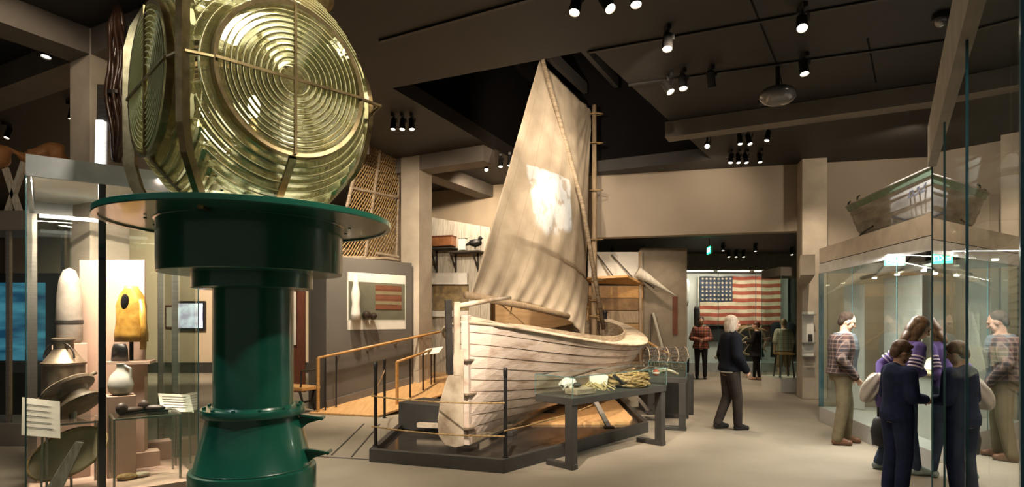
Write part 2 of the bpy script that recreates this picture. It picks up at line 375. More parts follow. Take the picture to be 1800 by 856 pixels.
# ------------------------------------------------------------------ the boat
SV = V((-.505, 7.1, 0)); TH = R(20.5); LB = 8.0
AX = V((math.sin(TH), math.cos(TH), 0)); RT = V((math.cos(TH), -math.sin(TH), 0))
def wmax(s): return 1.47*max(0, math.sin(PI*min(1, max(0, s))))**.60
def sheer(s): return 1.245+.40*(2*s-1)**2
def hullp(s, v, side, off=0):
    zk = .235; z = zk+(sheer(s)-zk)*v
    p = .42+.75*abs(2*s-1)**1.6
    x = (.035+(wmax(s)-.035)*max(v, 0)**p)+off
    rake = -.05+(.16*v if s > .5 else -.06*v)*abs(2*s-1)**6
    return SV+AX*(LB*s+rake)+RT*side*x+UP*z
boat = thing('sailboat', 'old whitewashed wooden sailboat with tan sail, standing on dark plinth', 'boat', tuple(SV+AX*4))
NS, NK = 48, 10
b = MB()
for side in (-1, 1):
    rows = []
    for k in range(NK):
        v0, v1 = k/NK, (k+1)/NK
        rows.append(((v0+.065/NK) if k else v0, .012 if k else 0, 0)); rows.append((v1-.0, .002, 1))
    grid = [[b.bm.verts.new(hullp(min(1, i/NS), v, side, o*min(1, 4*min(i/NS, 1-i/NS)+.25))) for i in range(NS+1)] for v, o, _ in rows]
    for r in range(len(grid)-1):
        b.mi = 1 if r % 2 == 1 else 0
        for i in range(NS):
            q = [grid[r][i], grid[r][i+1], grid[r+1][i+1], grid[r+1][i]]
            b.face(q if side > 0 else q[::-1])
b.keepn = True
hull = b.build('hull', [M_hull, M_seam], boat)
for f in hull.data.polygons: f.use_smooth = False
# rub rail along the sheer
for side in (-1, 1):
    b = MB(); b.tube([hullp(i/40, .985, side, .014)+UP*.0 for i in range(41)], .022, 6); b.build('rubbing_strake', M_deck, boat, smooth=True)
# deck with the oval cockpit
T0, T1 = 1.25, 6.95
def cw(t):
    if t <= T0 or t >= T1: return 0
    u = (t-T0)/(T1-T0); e = (1-(2*u-1)**2)**.45
    return min(.98*e, wmax(t/LB)-.24) if True else 0
ts = sorted(set([LB*i/60 for i in range(61)]+[T0, T0+.03, T0+.1, T1-.1, T1-.03, T1]))
b = MB()
for side in (-1, 1):
    prev = None
    for t in ts:
        s = t/LB; z = sheer(s)
        o = hullp(s, 1, side); c = max(0, cw(t)); i_ = SV+AX*t+RT*side*c+UP*(z+.07*(1-c/max(.1, wmax(s)))**1)
        m_ = (o*.5+i_*.5)+UP*.012
        cur = [b.bm.verts.new(o), b.bm.verts.new(m_), b.bm.verts.new(i_)]
        if prev:
            for k in range(2): b.face([prev[k], cur[k], cur[k+1], prev[k+1]])
        prev = cur
b.build('deck', M_deck, boat, smooth=True)
b = MB(); loop = []
for side in (1, -1):
    seq = [T0+(T1-T0)*(1-math.cos(PI*i/40))/2 for i in range(41)]
    for t in (seq if side > 0 else seq[::-1][1:-1]):
        c = cw(t); s = t/LB; loop.append((t, side*c, sheer(s)+.07*(1-c/max(.1, wmax(s)))))
def ringat(dr, dz): return [SV+AX*(t+(dr if False else 0)+( (t-4.1)*dr/2.85*.0))+RT*(x*(1+dr/.95))+UP*(z+dz) for t, x, z in loop]
b.rings([ringat(.0, -.25), ringat(.0, .10), ringat(.03, .10), ringat(.03, -.02)], True, False); b.build('coaming', M_coam, boat, smooth=False)
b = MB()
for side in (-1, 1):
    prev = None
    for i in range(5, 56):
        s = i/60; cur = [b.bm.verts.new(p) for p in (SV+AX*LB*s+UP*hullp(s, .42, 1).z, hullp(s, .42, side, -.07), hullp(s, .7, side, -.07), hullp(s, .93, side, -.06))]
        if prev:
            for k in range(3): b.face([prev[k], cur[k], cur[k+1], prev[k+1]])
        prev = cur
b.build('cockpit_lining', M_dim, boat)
for t in (2.2, 4.0, 6.1):
    s = t/LB; c = SV+AX*t+UP*(sheer(s)-.12); b = MB(); b.bar(c-RT*(cw(t)+.1), c+RT*(cw(t)+.1), .24, .04); b.build('thwart', M_coam, boat)
for t in (2.9, 4.7, 5.3):
    b = MB(); c = SV+AX*t+UP*.98
    b.bar(c-RT*.85, c+RT*.8, .07, .07); b.build('frame_timber', M_coam, boat)
# keel, stem, sternpost, rudder, tiller
b = MB(); b.bar(SV+AX*-.02+UP*.215, SV+AX*7.7+UP*.215, .09, .09); b.build('keel', M_coam, boat)
b = MB(); b.bar(SV-AX*.06+UP*.17, SV+AX*7.6+UP*.165, .10, .03); b.build('keel_shoe', M_steel, boat)
b = MB(); b.bar(SV-AX*.05+UP*.18, SV-AX*.10+UP*1.70, .085, .10, up=AX); b.build('sternpost', M_hull, boat, bevel=.006)
b = MB(); b.bar(SV+AX*7.86+UP*.2, SV+AX*8.06+UP*1.72, .08, .12, up=AX); b.build('stem', M_hull, boat, bevel=.006)
rd = (-AX*.62-RT*.80).normalized(); rb = SV-AX*.17
b = MB(); ol = [(0, .19), (.10, .175), (.22, .21), (.29, .32), (.30, .50), (.27, .72), (.20, .95), (.14, 1.12), (.11, 1.30), (0, 1.30)]
n_ = rd.cross(UP)*.022
lo = [b.bm.verts.new(rb+rd*u+UP*z-n_) for u, z in ol]; hi = [b.bm.verts.new(rb+rd*u+UP*z+n_) for u, z in ol]
b.face(lo[::-1]); b.face(hi)
for i in range(len(ol)): j = (i+1) % len(ol); b.face([lo[i], lo[j], hi[j], hi[i]])
rud = b.build('rudder', M_deck, boat, bevel=.006)
b = MB(); b.bar(rb+rd*.16+UP*1.02, rb+rd*.18+UP*1.88, .06, .075, up=rd); b.build('rudder_stock', M_iron, rud, bevel=.004)
b = MB(); b.bar(rb+rd*.08+UP*1.0, rb+rd*.08+UP*1.86, .05, .07, up=rd); b.build('rudder_cheek', M_deck, rud, bevel=.006)
b = MB(); b.tube([rb+rd*.1+UP*1.80, rb+AX*.35+RT*.16+UP*1.88, rb+AX*.85+RT*.26+UP*1.93], .034, 8, .022); b.build('tiller', M_deck, rud, smooth=True)
for z in (.38, .78, 1.18):
    b = MB(); b.bar(rb-AX*.0+UP*z, rb+AX*.20+UP*z+RT*.03, .11, .02); b.build('pintle_strap', M_coam, rud)
# mast, hoops, sail, sprit, boom
MB_ = SV+AX*6.7; MT = MB_+UP*6.45
b = MB(); b.tube([MB_+UP*.6, MB_+UP*3, MT], .075, 12, .05); b.build('mast', M_spar, boat, smooth=True)
throat, tack = MB_-RT*.09+UP*6.36, SV+AX*6.05+UP*1.22-RT*.05
clew = P(826, 521, 9.5); peak = P(949, 106, 11.2)
def sailp(u, v):                               # u: luff 0 -> leech 1 ; v: foot 0 -> head 1
    lu = tack.lerp(throat, v); 
    if v < .25: lu = lu + (MB_-RT*.09-V((lu.x, lu.y, 0))*1).xy.to_3d()*min(1, v/.25)*.9
    le = clew.lerp(peak, v)
    n = (le-lu).cross(UP).normalized()
    p = lu.lerp(le, u)
    p += n*(-.28*math.sin(PI*u)*math.sin(PI*min(1, v*.9+.05)))
    p += UP*(-.05*math.sin(PI*u))*(v) + UP*(.30*math.sin(PI*u**.72)*(1-v)**5)
    # folds fanning out of the throat, and long soft creases along the leech
    du, dv = u+.02, (1-v)+.02; ang = math.atan2(dv, du*.7); rr = math.hypot(du, dv)
    p += n*.032*math.sin(ang*26)*math.exp(-rr*2.6)*min(1, rr*9)
    p += n*(.014*math.sin(u*34+v*5)+.010*math.sin(u*17-v*3+1))*(.3+.7*(1-v))
    p += n*.02*math.sin(u*60+2*math.sin(v*9))*math.exp(-v*7)
    return p
m, nt, bs = newmat('sail_canvas')
N = nt.nodes.new; L = nt.links.new
uvn = N('ShaderNodeUVMap'); sx = N('ShaderNodeSeparateXYZ'); L(uvn.outputs[0], sx.inputs[0])
mu = N('ShaderNodeMath'); mu.operation = 'MULTIPLY'; mu.inputs[1].default_value = 8.5; L(sx.outputs[0], mu.inputs[0])
fr = N('ShaderNodeMath'); fr.operation = 'FRACT'; L(mu.outputs[0], fr.inputs[0])
lt = N('ShaderNodeMath'); lt.operation = 'LESS_THAN'; lt.inputs[1].default_value = .045; L(fr.outputs[0], lt.inputs[0])
nz = N('ShaderNodeTexNoise'); nz.inputs['Scale'].default_value = 3; nz.inputs['Detail'].default_value = 8
rp_ = N('ShaderNodeValToRGB'); rp_.color_ramp.elements[0].color = (.50, .41, .30, 1); rp_.color_ramp.elements[1].color = (.66, .56, .43, 1)
rp_.color_ramp.elements[0].position = .3; rp_.color_ramp.elements[1].position = .65
tcn = N('ShaderNodeTexCoord'); L(tcn.outputs['Object'], nz.inputs[0])
L(nz.outputs['Fac'], rp_.inputs[0]); mxc = N('ShaderNodeMix'); mxc.data_type = 'RGBA'
mlt = N('ShaderNodeMath'); mlt.operation = 'MULTIPLY'; mlt.inputs[1].default_value = .35; L(lt.outputs[0], mlt.inputs[0])
L(mlt.outputs[0], mxc.inputs[0]); L(rp_.outputs[0], mxc.inputs[6]); mxc.inputs[7].default_value = (.36, .27, .18, 1)
L(mxc.outputs[2], bs.inputs['Base Color']); bs.inputs['Roughness'].default_value = .9
tl = N('ShaderNodeBsdfTranslucent'); L(mxc.outputs[2], tl.inputs[0]); ms = N('ShaderNodeMixShader'); ms.inputs[0].default_value = .22
L(bs.outputs[0], ms.inputs[1]); L(tl.outputs[0], ms.inputs[2]); L(ms.outputs[0], nt.nodes['Material Output'].inputs[0])
NU, NV = 90, 90
b = MB(); uv = b.bm.loops.layers.uv.new('UVMap')
g = [[b.bm.verts.new(sailp(i/NU, j/NV)) for i in range(NU+1)] for j in range(NV+1)]
for j in range(NV):
    for i in range(NU):
        f = b.face([g[j][i], g[j][i+1], g[j+1][i+1], g[j+1][i]])
        for lp, (a_, c_) in zip(f.loops, ((i, j), (i+1, j), (i+1, j+1), (i, j+1))): lp[uv].uv = (a_/NU, c_/NV)
sail = b.build('sail', m, boat, smooth=True)
so = sail.modifiers.new('cloth', 'SOLIDIFY'); so.thickness = .004
nrm = (clew-MB_).cross(UP).normalized(); nrm = nrm if nrm.y < 0 else -nrm
b = MB(); b.tube([MB_+UP*1.45+nrm*.25-RT*.02, (MB_+UP*1.45).lerp(peak, .5)+nrm*.30, peak+nrm*.06], .05, 10, .042); b.build('sprit', M_coam, boat, smooth=True)
b = MB(); b.tube([clew+V((-.06, -.1, .02)), clew.lerp(MB_+UP*1.62, .35)+nrm*.13, clew.lerp(MB_+UP*1.56, .66)+nrm*.16], .06, 10); b.build('boom', M_spar, boat, smooth=True)
for i in range(7):
    z = 6.2-i*.62 if i else 6.25
    z = [6.25, 5.6, 4.55, 3.45, 2.55, 2.1, 1.75][i]
    b = MB(); c = MB_+RT*.04+UP*z
    b.tube([c+V((.15*math.cos(a), .15*math.sin(a), .03*math.sin(a))) for a in [2*PI*k/20 for k in range(21)]], .014, 6); b.build('mast_hoop', M_rope, boat, smooth=True)
b = MB(); b.tube([clew, clew.lerp(tack, .22)+UP*.06, clew.lerp(tack, .45)-UP*.18, clew.lerp(tack, .75)-UP*.15], .012, 6); b.build('foot_rope', M_rope, boat)
b = MB(); c0 = clew.lerp(MB_+UP*1.72, .27); b.tube([c0, c0+V((-.06, -.1, -.32)), c0+V((-.1, -.3, -.6))], .012, 6); b.build('sheet_rope', M_rope, boat)
# leaning strut and name plank on the near side
p0 = P(905, 638, 8.1); 
b = MB(); b.bar(P(893, 640, 8.62)-RT*0, P(888, 668, 8.55), .05, .03); b.build('bolted_fitting', M_coam, boat)
# shores that hold the hull
for x0, y0, x1, y1, Y0, Y1 in [(1046, 705, 1070, 750, 8.7, 8.3), (1122, 700, 1140, 722, 9.7, 9.6)]:
    t = thing('hull_shore', {1046: 'perforated steel strut propping the hull behind the nearer glass table', 1122: 'steel strut propping the hull near its rounded far side', 930: 'short dark prop under the keel right of the rudder'}[x0], 'prop', tuple(P(x1, y1, Y1)))
    b = MB(); b.bar(P(x0, y0, Y0), P(x1, y1, Y1), .07, .03); b.build('strut_bar', M_beam, t)
    b = MB(); q = P(x1, y1, Y1); b.box((q.x, q.y, max(.14, q.z-.01)), (.14, .1, .03)); b.build('foot_plate', M_iron, t)
for k, t in enumerate((1.1, 3.0, 5.0)):
    c = SV+AX*t; b = MB(); b.prism([tuple((c+AX*a+RT*r_)[:2]) for a, r_ in ((-.1, -.17), (.1, -.17), (.1, .17), (-.1, .17))], .121 if t > 2.5 else .086, .149)
    tag(b.build('keel_block', M_char, bevel=.006), ['dark block under the keel nearest the rudder', 'dark block under the middle of the keel', 'dark block under the far end of the keel'][k], 'block')

# ------------------------------------------------------------------ lighthouse lens on its green pedestal
LX, LY = -2.0, 4.63
LC = V((LX, LY, 0))
ped = thing('lens_pedestal', 'tall dark green iron pedestal with wide round table top', 'pedestal', (LX, LY, 0))
b = MB(); b.lathe([(.46, 0), (.46, .50), (.455, .515), (.43, .52), (.43, .53), (.425, .535), (.335, .915), (.335, .925)], LC, 64); b.build('cone_base', M_green, ped, smooth=True, auto=35)
b = MB(); b.lathe([(.375, .925), (.378, .93), (.378, .975), (.375, .98), (.31, .982), (.30, .995)], LC, 64); fl = b.build('flange', M_green, ped, smooth=True, auto=35)
for k in range(12):
    a = 2*PI*k/12; b = MB(); b.lathe([(.016, 0), (.016, .014), (.010, .018)], LC+V((.345*math.cos(a), .345*math.sin(a), .981)), 6); b.build('flange_bolt', M_green, fl)
b = MB(); b.lathe([(.29, .985), (.29, 1.91)], LC, 64); b.build('column', M_green, ped, smooth=True, auto=35)
b = MB(); b.lathe([(.42, 1.885), (.435, 1.89), (.435, 1.985), (.435, 2.0)], LC, 64); b.build('collar', M_green, ped, smooth=True, auto=35)
b = MB(); b.lathe([(.655, 2.0), (.662, 2.005), (.662, 2.375), (.675, 2.38), (.675, 2.40)], LC, 96); b.build('drum', M_green, ped, smooth=True, auto=35)
b = MB(); b.lathe([(.66, 2.385), (1.0, 2.385), (1.0, 2.372), (1.035, 2.372), (1.04, 2.38), (1.04, 2.415), (1.03, 2.42), (.3, 2.43)], LC, 128); b.build('table_top', M_green, ped, smooth=True, auto=30)
for k in range(14):
    a = 2*PI*(k+.3)/14; b = MB(); b.lathe([(.012, 0), (.012, .012)], LC+V((.72*math.cos(a), .72*math.sin(a), 2.366)), 6); b.build('table_bolt', M_green, ped)
for z, a in ((.86, .12), (.60, .05)):
    d = V((math.cos(a), math.sin(a), 0)); q = V((-d.y, d.x, 0)); c = LC+d*(.345 if z > .7 else .405)+UP*z
    b = MB(); b.slab([c-q*.006+UP*.05, c-q*.006-UP*.07, c+d*.06-q*.006-UP*.02, c+d*.17-q*.006+UP*.012, c+d*.17-q*.006+UP*.026], .014)
    b.bar(c+UP*.05-q*.03, c+d*.18+UP*.022-q*.03, .03, .012); b.tube([c+d*.17-q*.05+UP*.02, c+d*.17+q*.05+UP*.02], .014, 8)
    b.build('lug', M_green, ped)
# glass
m = bpy.data.materials.new('lens_glass'); m.use_nodes = True; MATS['lens_glass'] = m
nt = m.node_tree; nt.nodes.clear(); N = nt.nodes.new; L = nt.links.new
out = N('ShaderNodeOutputMaterial'); g1 = N('ShaderNodeBsdfGlass'); g1.inputs['Color'].default_value = (.99, .995, .945, 1); g1.inputs['Roughness'].default_value = .015; g1.inputs['IOR'].default_value = 1.5
tr = N('ShaderNodeBsdfTransparent'); tr.inputs[0].default_value = (.98, .99, .88, 1)
m1 = N('ShaderNodeMixShader'); m1.inputs[0].default_value = .36; L(g1.outputs[0], m1.inputs[1]); L(tr.outputs[0], m1.inputs[2])
dl = N('ShaderNodeBsdfTranslucent'); dl.inputs[0].default_value = (.80, .76, .42, 1)
m2 = N('ShaderNodeMixShader'); m2.inputs[0].default_value = .05; L(m1.outputs[0], m2.inputs[1]); L(dl.outputs[0], m2.inputs[2]); L(m2.outputs[0], out.inputs[0])
M_lens = m
M_cement = pm('lens_cement', (.82, .78, .44), (.72, .68, .36), rough=.35)
lens = thing('lighthouse_lens', 'large brass-framed Fresnel lighthouse lens of yellowish glass prisms on green pedestal', 'lens', (LX, LY, 2.43))
HB, AP = 3.30, .68                              # height of the bull's eye, distance of each panel from the axis
ang0 = math.atan2(-1.09, .91)                   # normal direction of the main panel (towards camera, right)
def panelM(k):
    a = R(-46)+k*PI/2          # outward normal angle
    n = V((math.cos(a), math.sin(a), 0)); u = V((-n.y, n.x, 0))
    return LC+UP*HB, n, u
def setback(r): return 0 if r < .54 else .75*(r-.54)+.6*(r-.54)**2
def ring_arc(b, c, n, u, r0, r1, th, kind, seg=96):
    lim0 = AP-setback((r0+r1)/2)-.015; rm = r1
    if lim0 >= rm: arcs = [(0, 2*PI, True)]
    else:
        ca = math.acos(max(-1, min(1, lim0/rm))); arcs = [(ca, PI-ca, False), (PI+ca, 2*PI-ca, False)]
    s0, s1 = setback(r0), setback(r1)
    if kind == 'dioptric': sec = [(r0, -.0), (r0, .006), (r1, th), (r1, -.0)]
    else: sec = [(r0, -s0-.05), (r0+.004, -s0+.012), (r1-.004, -s1+.012), (r1, -s1-.055), ((r0+r1)/2, -(s0+s1)/2-.085)]
    for a0, a1, full in arcs:
        k = seg if full else max(10, int(seg*(a1-a0)/(2*PI)))
        rr = [[c+u*(r*math.cos(a))+UP*(r*math.sin(a))+n*(AP+d) for r, d in sec] for a in [a0+(a1-a0)*i/k for i in range(k+(0 if full else 1))]]
        if full: rr.append(rr[0]); b.rings(rr, True, False)
        else: b.rings(rr, True, True)
for k in range(4):
    c, n, u = panelM(k)
    seg = 96 if k in (0, 3) else 56
    b = MB()                                    # bull's eye: centre lens and stepped rings
    q = basis(u, n, c+n*(AP-.01)); b.lathe([(.10, 0), (.095, .018), (.07, .034), (.035, .043), (.004, .046)], m=q, seg=32)
    rs = [.105+(.495-.105)*(i/10)**.93 for i in range(11)]
    for i in range(10): ring_arc(b, c, n, u, rs[i]+.002, rs[i+1]-.003, .060, 'dioptric', seg)
    be = b.build('bullseye', M_lens, lens)
    b = MB(); rr = [.536+.050*i for i in range(9)]
    for i in range(8): ring_arc(b, c, n, u, rr[i], rr[i+1]-.007, 0, 'catadioptric', seg)
    b.build('prism_rings', M_lens, lens)
    b = MB()                                    # pale cement joints between the glass rings
    def joint(r, d0, d1, wd):
        lim0 = AP-setback(r)-.012 if r > .53 else 9
        if lim0 >= r: arcs = [(0, 2*PI)]
        else:
            ca = math.acos(max(-1, min(1, lim0/r))); arcs = [(ca, PI-ca), (PI+ca, 2*PI-ca)]
        for a0, a1 in arcs:
            n_ = max(8, int(80*(a1-a0)/(2*PI)))
            b.rings([[c+u*q_*math.cos(a)+UP*q_*math.sin(a)+n*(AP+dd) for q_, dd in ((r-wd, d0), (r+wd, d0), (r+wd, d1), (r-wd, d1))] for a in [a0+(a1-a0)*i/n_ for i in range(n_+1)]], True, False)
    for r in rs[:-1]: joint(r, .030, .0605, .0012)
    for r in rr[1:-1]: joint(r-.0035, -setback(r)-.02, -setback(r)+.013, .0015)
    b.build('cement_joints', M_cement, lens)
    b = MB(); pts = 72
    b.rings([[c+u*r*math.cos(a)+UP*r*math.sin(a)+n*(AP+d) for r, d in ((.498, -.05), (.498, .05), (.526, .055), (.530, -.05))] for a in [2*PI*i/pts for i in range(pts+1)]], True, False)
    fr_ = b.build('bullseye_frame', M_brass, lens)
    b = MB(); b.bar(c-u*.515+n*(AP+.06), c+u*.515+n*(AP+.06), .02, .018); b.build('cross_bar', M_brass, fr_)
    b = MB(); b.bar(c-UP*.515+n*(AP+.06), c+UP*.515+n*(AP+.06), .018, .02, up=n); b.build('upright_bar', M_brass, fr_)
    for sg in (-1, 1):
        b = MB(); b.tube([c+u*sg*.52+n*(AP+.045), c+u*sg*.64+n*(AP+.02), c+u*sg*.70+n*(AP+.012)], .014, 6); b.build('rim_bar', M_brass, fr_)
    # radial ribs above and below the bull's eye
    for a in (PI/2, -PI/2):
        b = MB(); b.bar(c+UP*math.sin(a)*.53+n*(AP+.02), c+UP*math.sin(a)*.93+n*(AP-setback(.93)+.02), .05, .03, up=n); b.build('radial_rib', M_brass, lens)
    # corner post: straight in the middle, drawn in towards the axis above and below
    e = (n-u).normalized()*0; d = (n+u)
    prof = [(-.93, .52), (-.80, .58), (-.62, .66), (-.45, .695), (0, .70), (.45, .695), (.62, .66), (.80, .58), (.93, .52)]
    b = MB(); w_ = (n-u).normalized()
    rg = []
    for z, f in prof:
        p = c+d*f+UP*z; o_ = d.normalized()
        rg.append([p+w_*.02+o_*.03, p-w_*.02+o_*.03, p-w_*.02-o_*.06, p+w_*.02-o_*.06])
    b.rings(rg, True, True)
    if k != 0: b.build('corner_post', M_brass, lens)
    else: b.bm.free()
    b = MB(); b.bar(c+d*.52-UP*.865-w_*.0, c+d*.40-UP*.86, .06, .02); b.build('foot', M_brass, lens)
# base ring, inner green motor, added bulb and glow rings
b = MB(); b.lathe([(.60, 2.43), (.66, 2.43), (.66, 2.46), (.60, 2.46)], LC, 64); b.build('base_ring', M_brass, lens)
b = MB(); b.lathe([(.17, 2.43), (.17, 2.62), (.13, 2.66), (.10, 2.70)], LC+V((-.05, -.25, 0)), 32); b.build('gear_housing', M_green, lens, smooth=True, auto=35)
b = MB(); b.lathe([(.13, -.08), (.13, .08)], m=basis((1, 0, 0), (.5, -.8, 0), LC+V((.16, -.3, 2.57))), seg=32); b.build('drive_wheel', M_green, lens, smooth=True, auto=35)
b = MB(); b.tube([LC+UP*2.43, LC+UP*3.2], .04, 12); b.build('lamp_stem', M_brass, lens, smooth=True)
b = MB(); b.ell(LC+UP*3.30, (.045, .045, .09)); b.build('added_bulb', emis('added_bulb_glow', (1, .84, .52), 26), lens, smooth=True)  # added bulb, glows to brighten the prisms from inside
for zz, r_, st, nm in ((2.47, .50, 5, 'added_lower_glow_ring'), (4.27, .42, 14, 'added_upper_glow_ring')):
    b = MB(); b.lathe([(r_-.03, zz), (r_, zz), (r_, zz+.025), (r_-.03, zz+.025)], LC, 48); b.build(nm, emis(nm, (1, .88, .62), st), lens)  # added glowing rings, put in to give the prisms glints
b = MB(); b.lathe([(.56, 4.22), (.60, 4.22), (.45, 4.40), (.05, 4.5), (.05, 4.46), (.42, 4.37)], LC, 48, cap=False); b.build('crown', M_brass, lens, smooth=True, auto=40)
point(LC+UP*3.30+V((0, 0, .0)), 42, (1, .84, .5), .06)  # added light at the bulb, brightens the lens glass

# ------------------------------------------------------------------ ceiling lamps, tracks, projector
M_lampon = emis('lit_lamp', (1, .83, .60), 22)
M_lampdim = emis('dim_lamp', (1, .86, .68), 5)
M_lampoff = pm('unlit_lamp', (.30, .30, .30), rough=.15, metal=.6)
def lamp(x, y, label, group='track lamps on the dark ceiling', on=2, h=None, aim=(0, -.25, -1), r=.06, ceil=CH):
    h = h if h else ceil-.24
    p = PH(x, y, h); 
    t = thing('track_spotlight', label, 'ceiling light', (p.x, p.y, ceil-.02), 0, group)
    a = V(aim).normalized(); c = p-a*.15
    q = a.to_track_quat('Z', 'X').to_matrix().to_4x4(); q.translation = p
    b = MB(); b.box((p.x, p.y, ceil-.03), (.045, .16, .05)); b.box((p.x-a.x*.08, p.y-a.y*.08, ceil-.08), (.03, .03, .10)); b.build('track_adapter', M_black, t)
    b = MB(); b.lathe([(.03, -.19), (r*.92, -.17), (r, -.02), (r, .02), (r-.008, .02), (r-.010, -.02)], m=q, seg=20, cap=False); b.build('lamp_head', M_black, t, smooth=True, auto=40)
    b = MB(); b.lathe([(.002, -.008), (r-.010, -.008), (r-.010, .004), (.002, .012)], m=q, seg=20); b.build('lens_disc', [M_lampoff, M_lampdim, M_lampon][on], t, smooth=True)
    b = MB(); b.bar(p-a*.12+V((r+.006, 0, 0)), V((p.x+r+.006, p.y, ceil-.07)), .012, .03, up=V((1, 0, 0))); b.build('yoke', M_black, t)
G1_ = 'track lamps on the dark ceiling'
for x, y, on, aim, lab in [
    (1010, 20, 2, (-.2, -.3, -1), 'big bright spotlight at the top edge left of the ceiling joint'),
    (1072, 14, 2, (.3, -.5, -.8), 'tilted spotlight at the top edge, middle of three'),
    (1118, 6, 2, (0, -.3, -1), 'spotlight cut by the top edge, right of the tilted one'),
    (1173, 84, 2, (-.1, -.3, -1), 'single lit spotlight on the second track, nearest the dark opening'),
    (1410, 48, 2, (-.2, -.5, -.8), 'single tilted spotlight high on the second track towards the glass wall'),
    (1414, 128, 2, (0, -.25, -1), 'single lit spotlight on the third track beside the projector'),
    (1178, 160, 2, (.3, -.4, -.8), 'small tilted spotlight, first of the three on the third track'),
    (1201, 154, 2, (0, -.3, -1), 'lit spotlight between a tilted one and an unlit one'),
    (1250, 150, 0, (.2, .4, -1), 'unlit black spotlight on the third track'),
    (1243, 257, 2, (-.25, -.8, -.5), 'starburst bright spotlight facing the viewer beside the dark opening'),
    (1301, 252, 2, (0, -.3, -1), 'lit spotlight, first of the trio above the lintel'),
    (1318, 252, 2, (.1, -.4, -1), 'lit spotlight, second of the trio above the lintel'),
    (1348, 246, 1, (-.3, -.3, -1), 'dim spotlight turned aside, last of the trio above the lintel'),
    (1284, 285, 2, (-.2, -.3, -1), 'lowest row spotlight above the lintel, first of four'),
    (1298, 285, 2, (0, -.3, -1), 'lowest row spotlight above the lintel, second of four'),
    (1312, 285, 2, (.1, -.3, -1), 'lowest row spotlight above the lintel, third of four'),
    (1336, 284, 2, (0, -.3, -1), 'lowest row spotlight above the lintel, standing apart from three others'),
    (81, 98, 1, (0, -.2, -1), 'spotlight with pale reflector near the grey column top'),
    (12, 241, 2, (-.1, -.3, -1), 'lit spotlight in the far dark corner above the carved log'),
    (125, 208, 1, (0, -.2, -1), 'dim spotlight beside the grey column'),
    (855, 298, 2, (.1, -.6, -.8), 'bright spotlight left of the sail, apart from a pair'),
    (880, 292, 2, (0, -.3, -1), 'lit spotlight by the sail edge, first of a pair'),
    (896, 290, 2, (0, -.3, -1), 'lit spotlight touching the sail edge'),
    (691, 226, 1, (0, -.3, -1), 'dim spotlight nearest the lens glass, first of three'),
    (707, 226, 2, (0, -.3, -1), 'lit spotlight between two others right of the lens'),
    (724, 226, 2, (.1, -.3, -1), 'lit spotlight above the middle column'),
    ]:
    lamp(x, y, lab, G1_, on, aim=aim, r=.06 if y < 200 else .048)
for x, y, on, lab in [(1130, 444, 2, 'brightest lamp in the low room beyond the mast'), (1076, 447, 2, 'small lamp over the plank shed'), (1153, 459, 1, 'tiny lamp low over the grey wall beyond the mast'),
                      (1271, 440, 1, 'lone lamp in front of the flag case next to the green exit sign'), (1281, 451, 2, 'lamp over the flag, first of a close trio'), (1294, 451, 2, 'lamp over the flag, middle of a close trio'),
                      (1307, 451, 2, 'lamp over the flag, last of a close trio'), (1328, 441, 1, 'tilted dim lamp above and right of the trio over the flag'), (1392, 447, 2, 'lamp over the far room beside the pale column')]:
    lamp(x, y, lab, 'track lamps in the low far room', on, ceil=3.76, h=3.55, r=.05)
b_ = [((668, 73), (1000, -20), 'black lamp track crossing the ceiling above the lens'), ((1035, 92), (1600, -10), 'black lamp track running from the dark opening to the top edge'),
      ((1105, 150), (1668, 71), 'black lamp track passing the projector'), ((1180, 232), (1350, 214), 'short black lamp track under the grey beam'), ((0, 140), (132, 70), 'black lamp track near the grey column')]
for (x0, y0), (x1, y1), lab in b_:
    a, e = PH(x0, y0, CH-.012), PH(x1, y1, CH-.012)
    b = MB(); b.bar(a, e, .05, .022); tag(b.build('lamp_track', M_black), lab, 'lamp track', 'lamp tracks')
t = thing('projector', 'rounded ceiling projector hanging beside the grey beam', 'projector', tuple(PH(1367, 178, 4.62)+UP*.3))
pj = PH(1367, 168, 4.62)
b = MB(); b.ell(pj, (.24, .22, .13), 20); b.build('casing', pm('smoked_plastic', (.16, .15, .15), rough=.15, coat=.5), t, smooth=True)
b = MB(); b.tube([pj+UP*.08, V((pj.x, pj.y, CH))], .03, 10); b.build('mount_pole', M_black, t)
b = MB(); b.lathe([(.05, -.03), (.05, .04), (.04, .04)], m=basis((0, 0, 1), (-.5, .8, -.12), pj+V((-.13, .15, -.02))), seg=16); b.build('lens_barrel', M_black, t)
t = thing('security_camera', 'small domed camera on the ceiling beside the tall glass case', 'camera', tuple(PH(1655, 38, CH-.02)))
q = PH(1655, 34, CH-.06)
b = MB(); b.lathe([(.09, 0), (.09, .05)], (q.x, q.y, CH-.06), 20); b.build('mount_ring', M_black, t)
b = MB(); b.ell((q.x, q.y, CH-.07), (.075, .075, .075)); b.build('dome', M_lampoff, t, smooth=True)
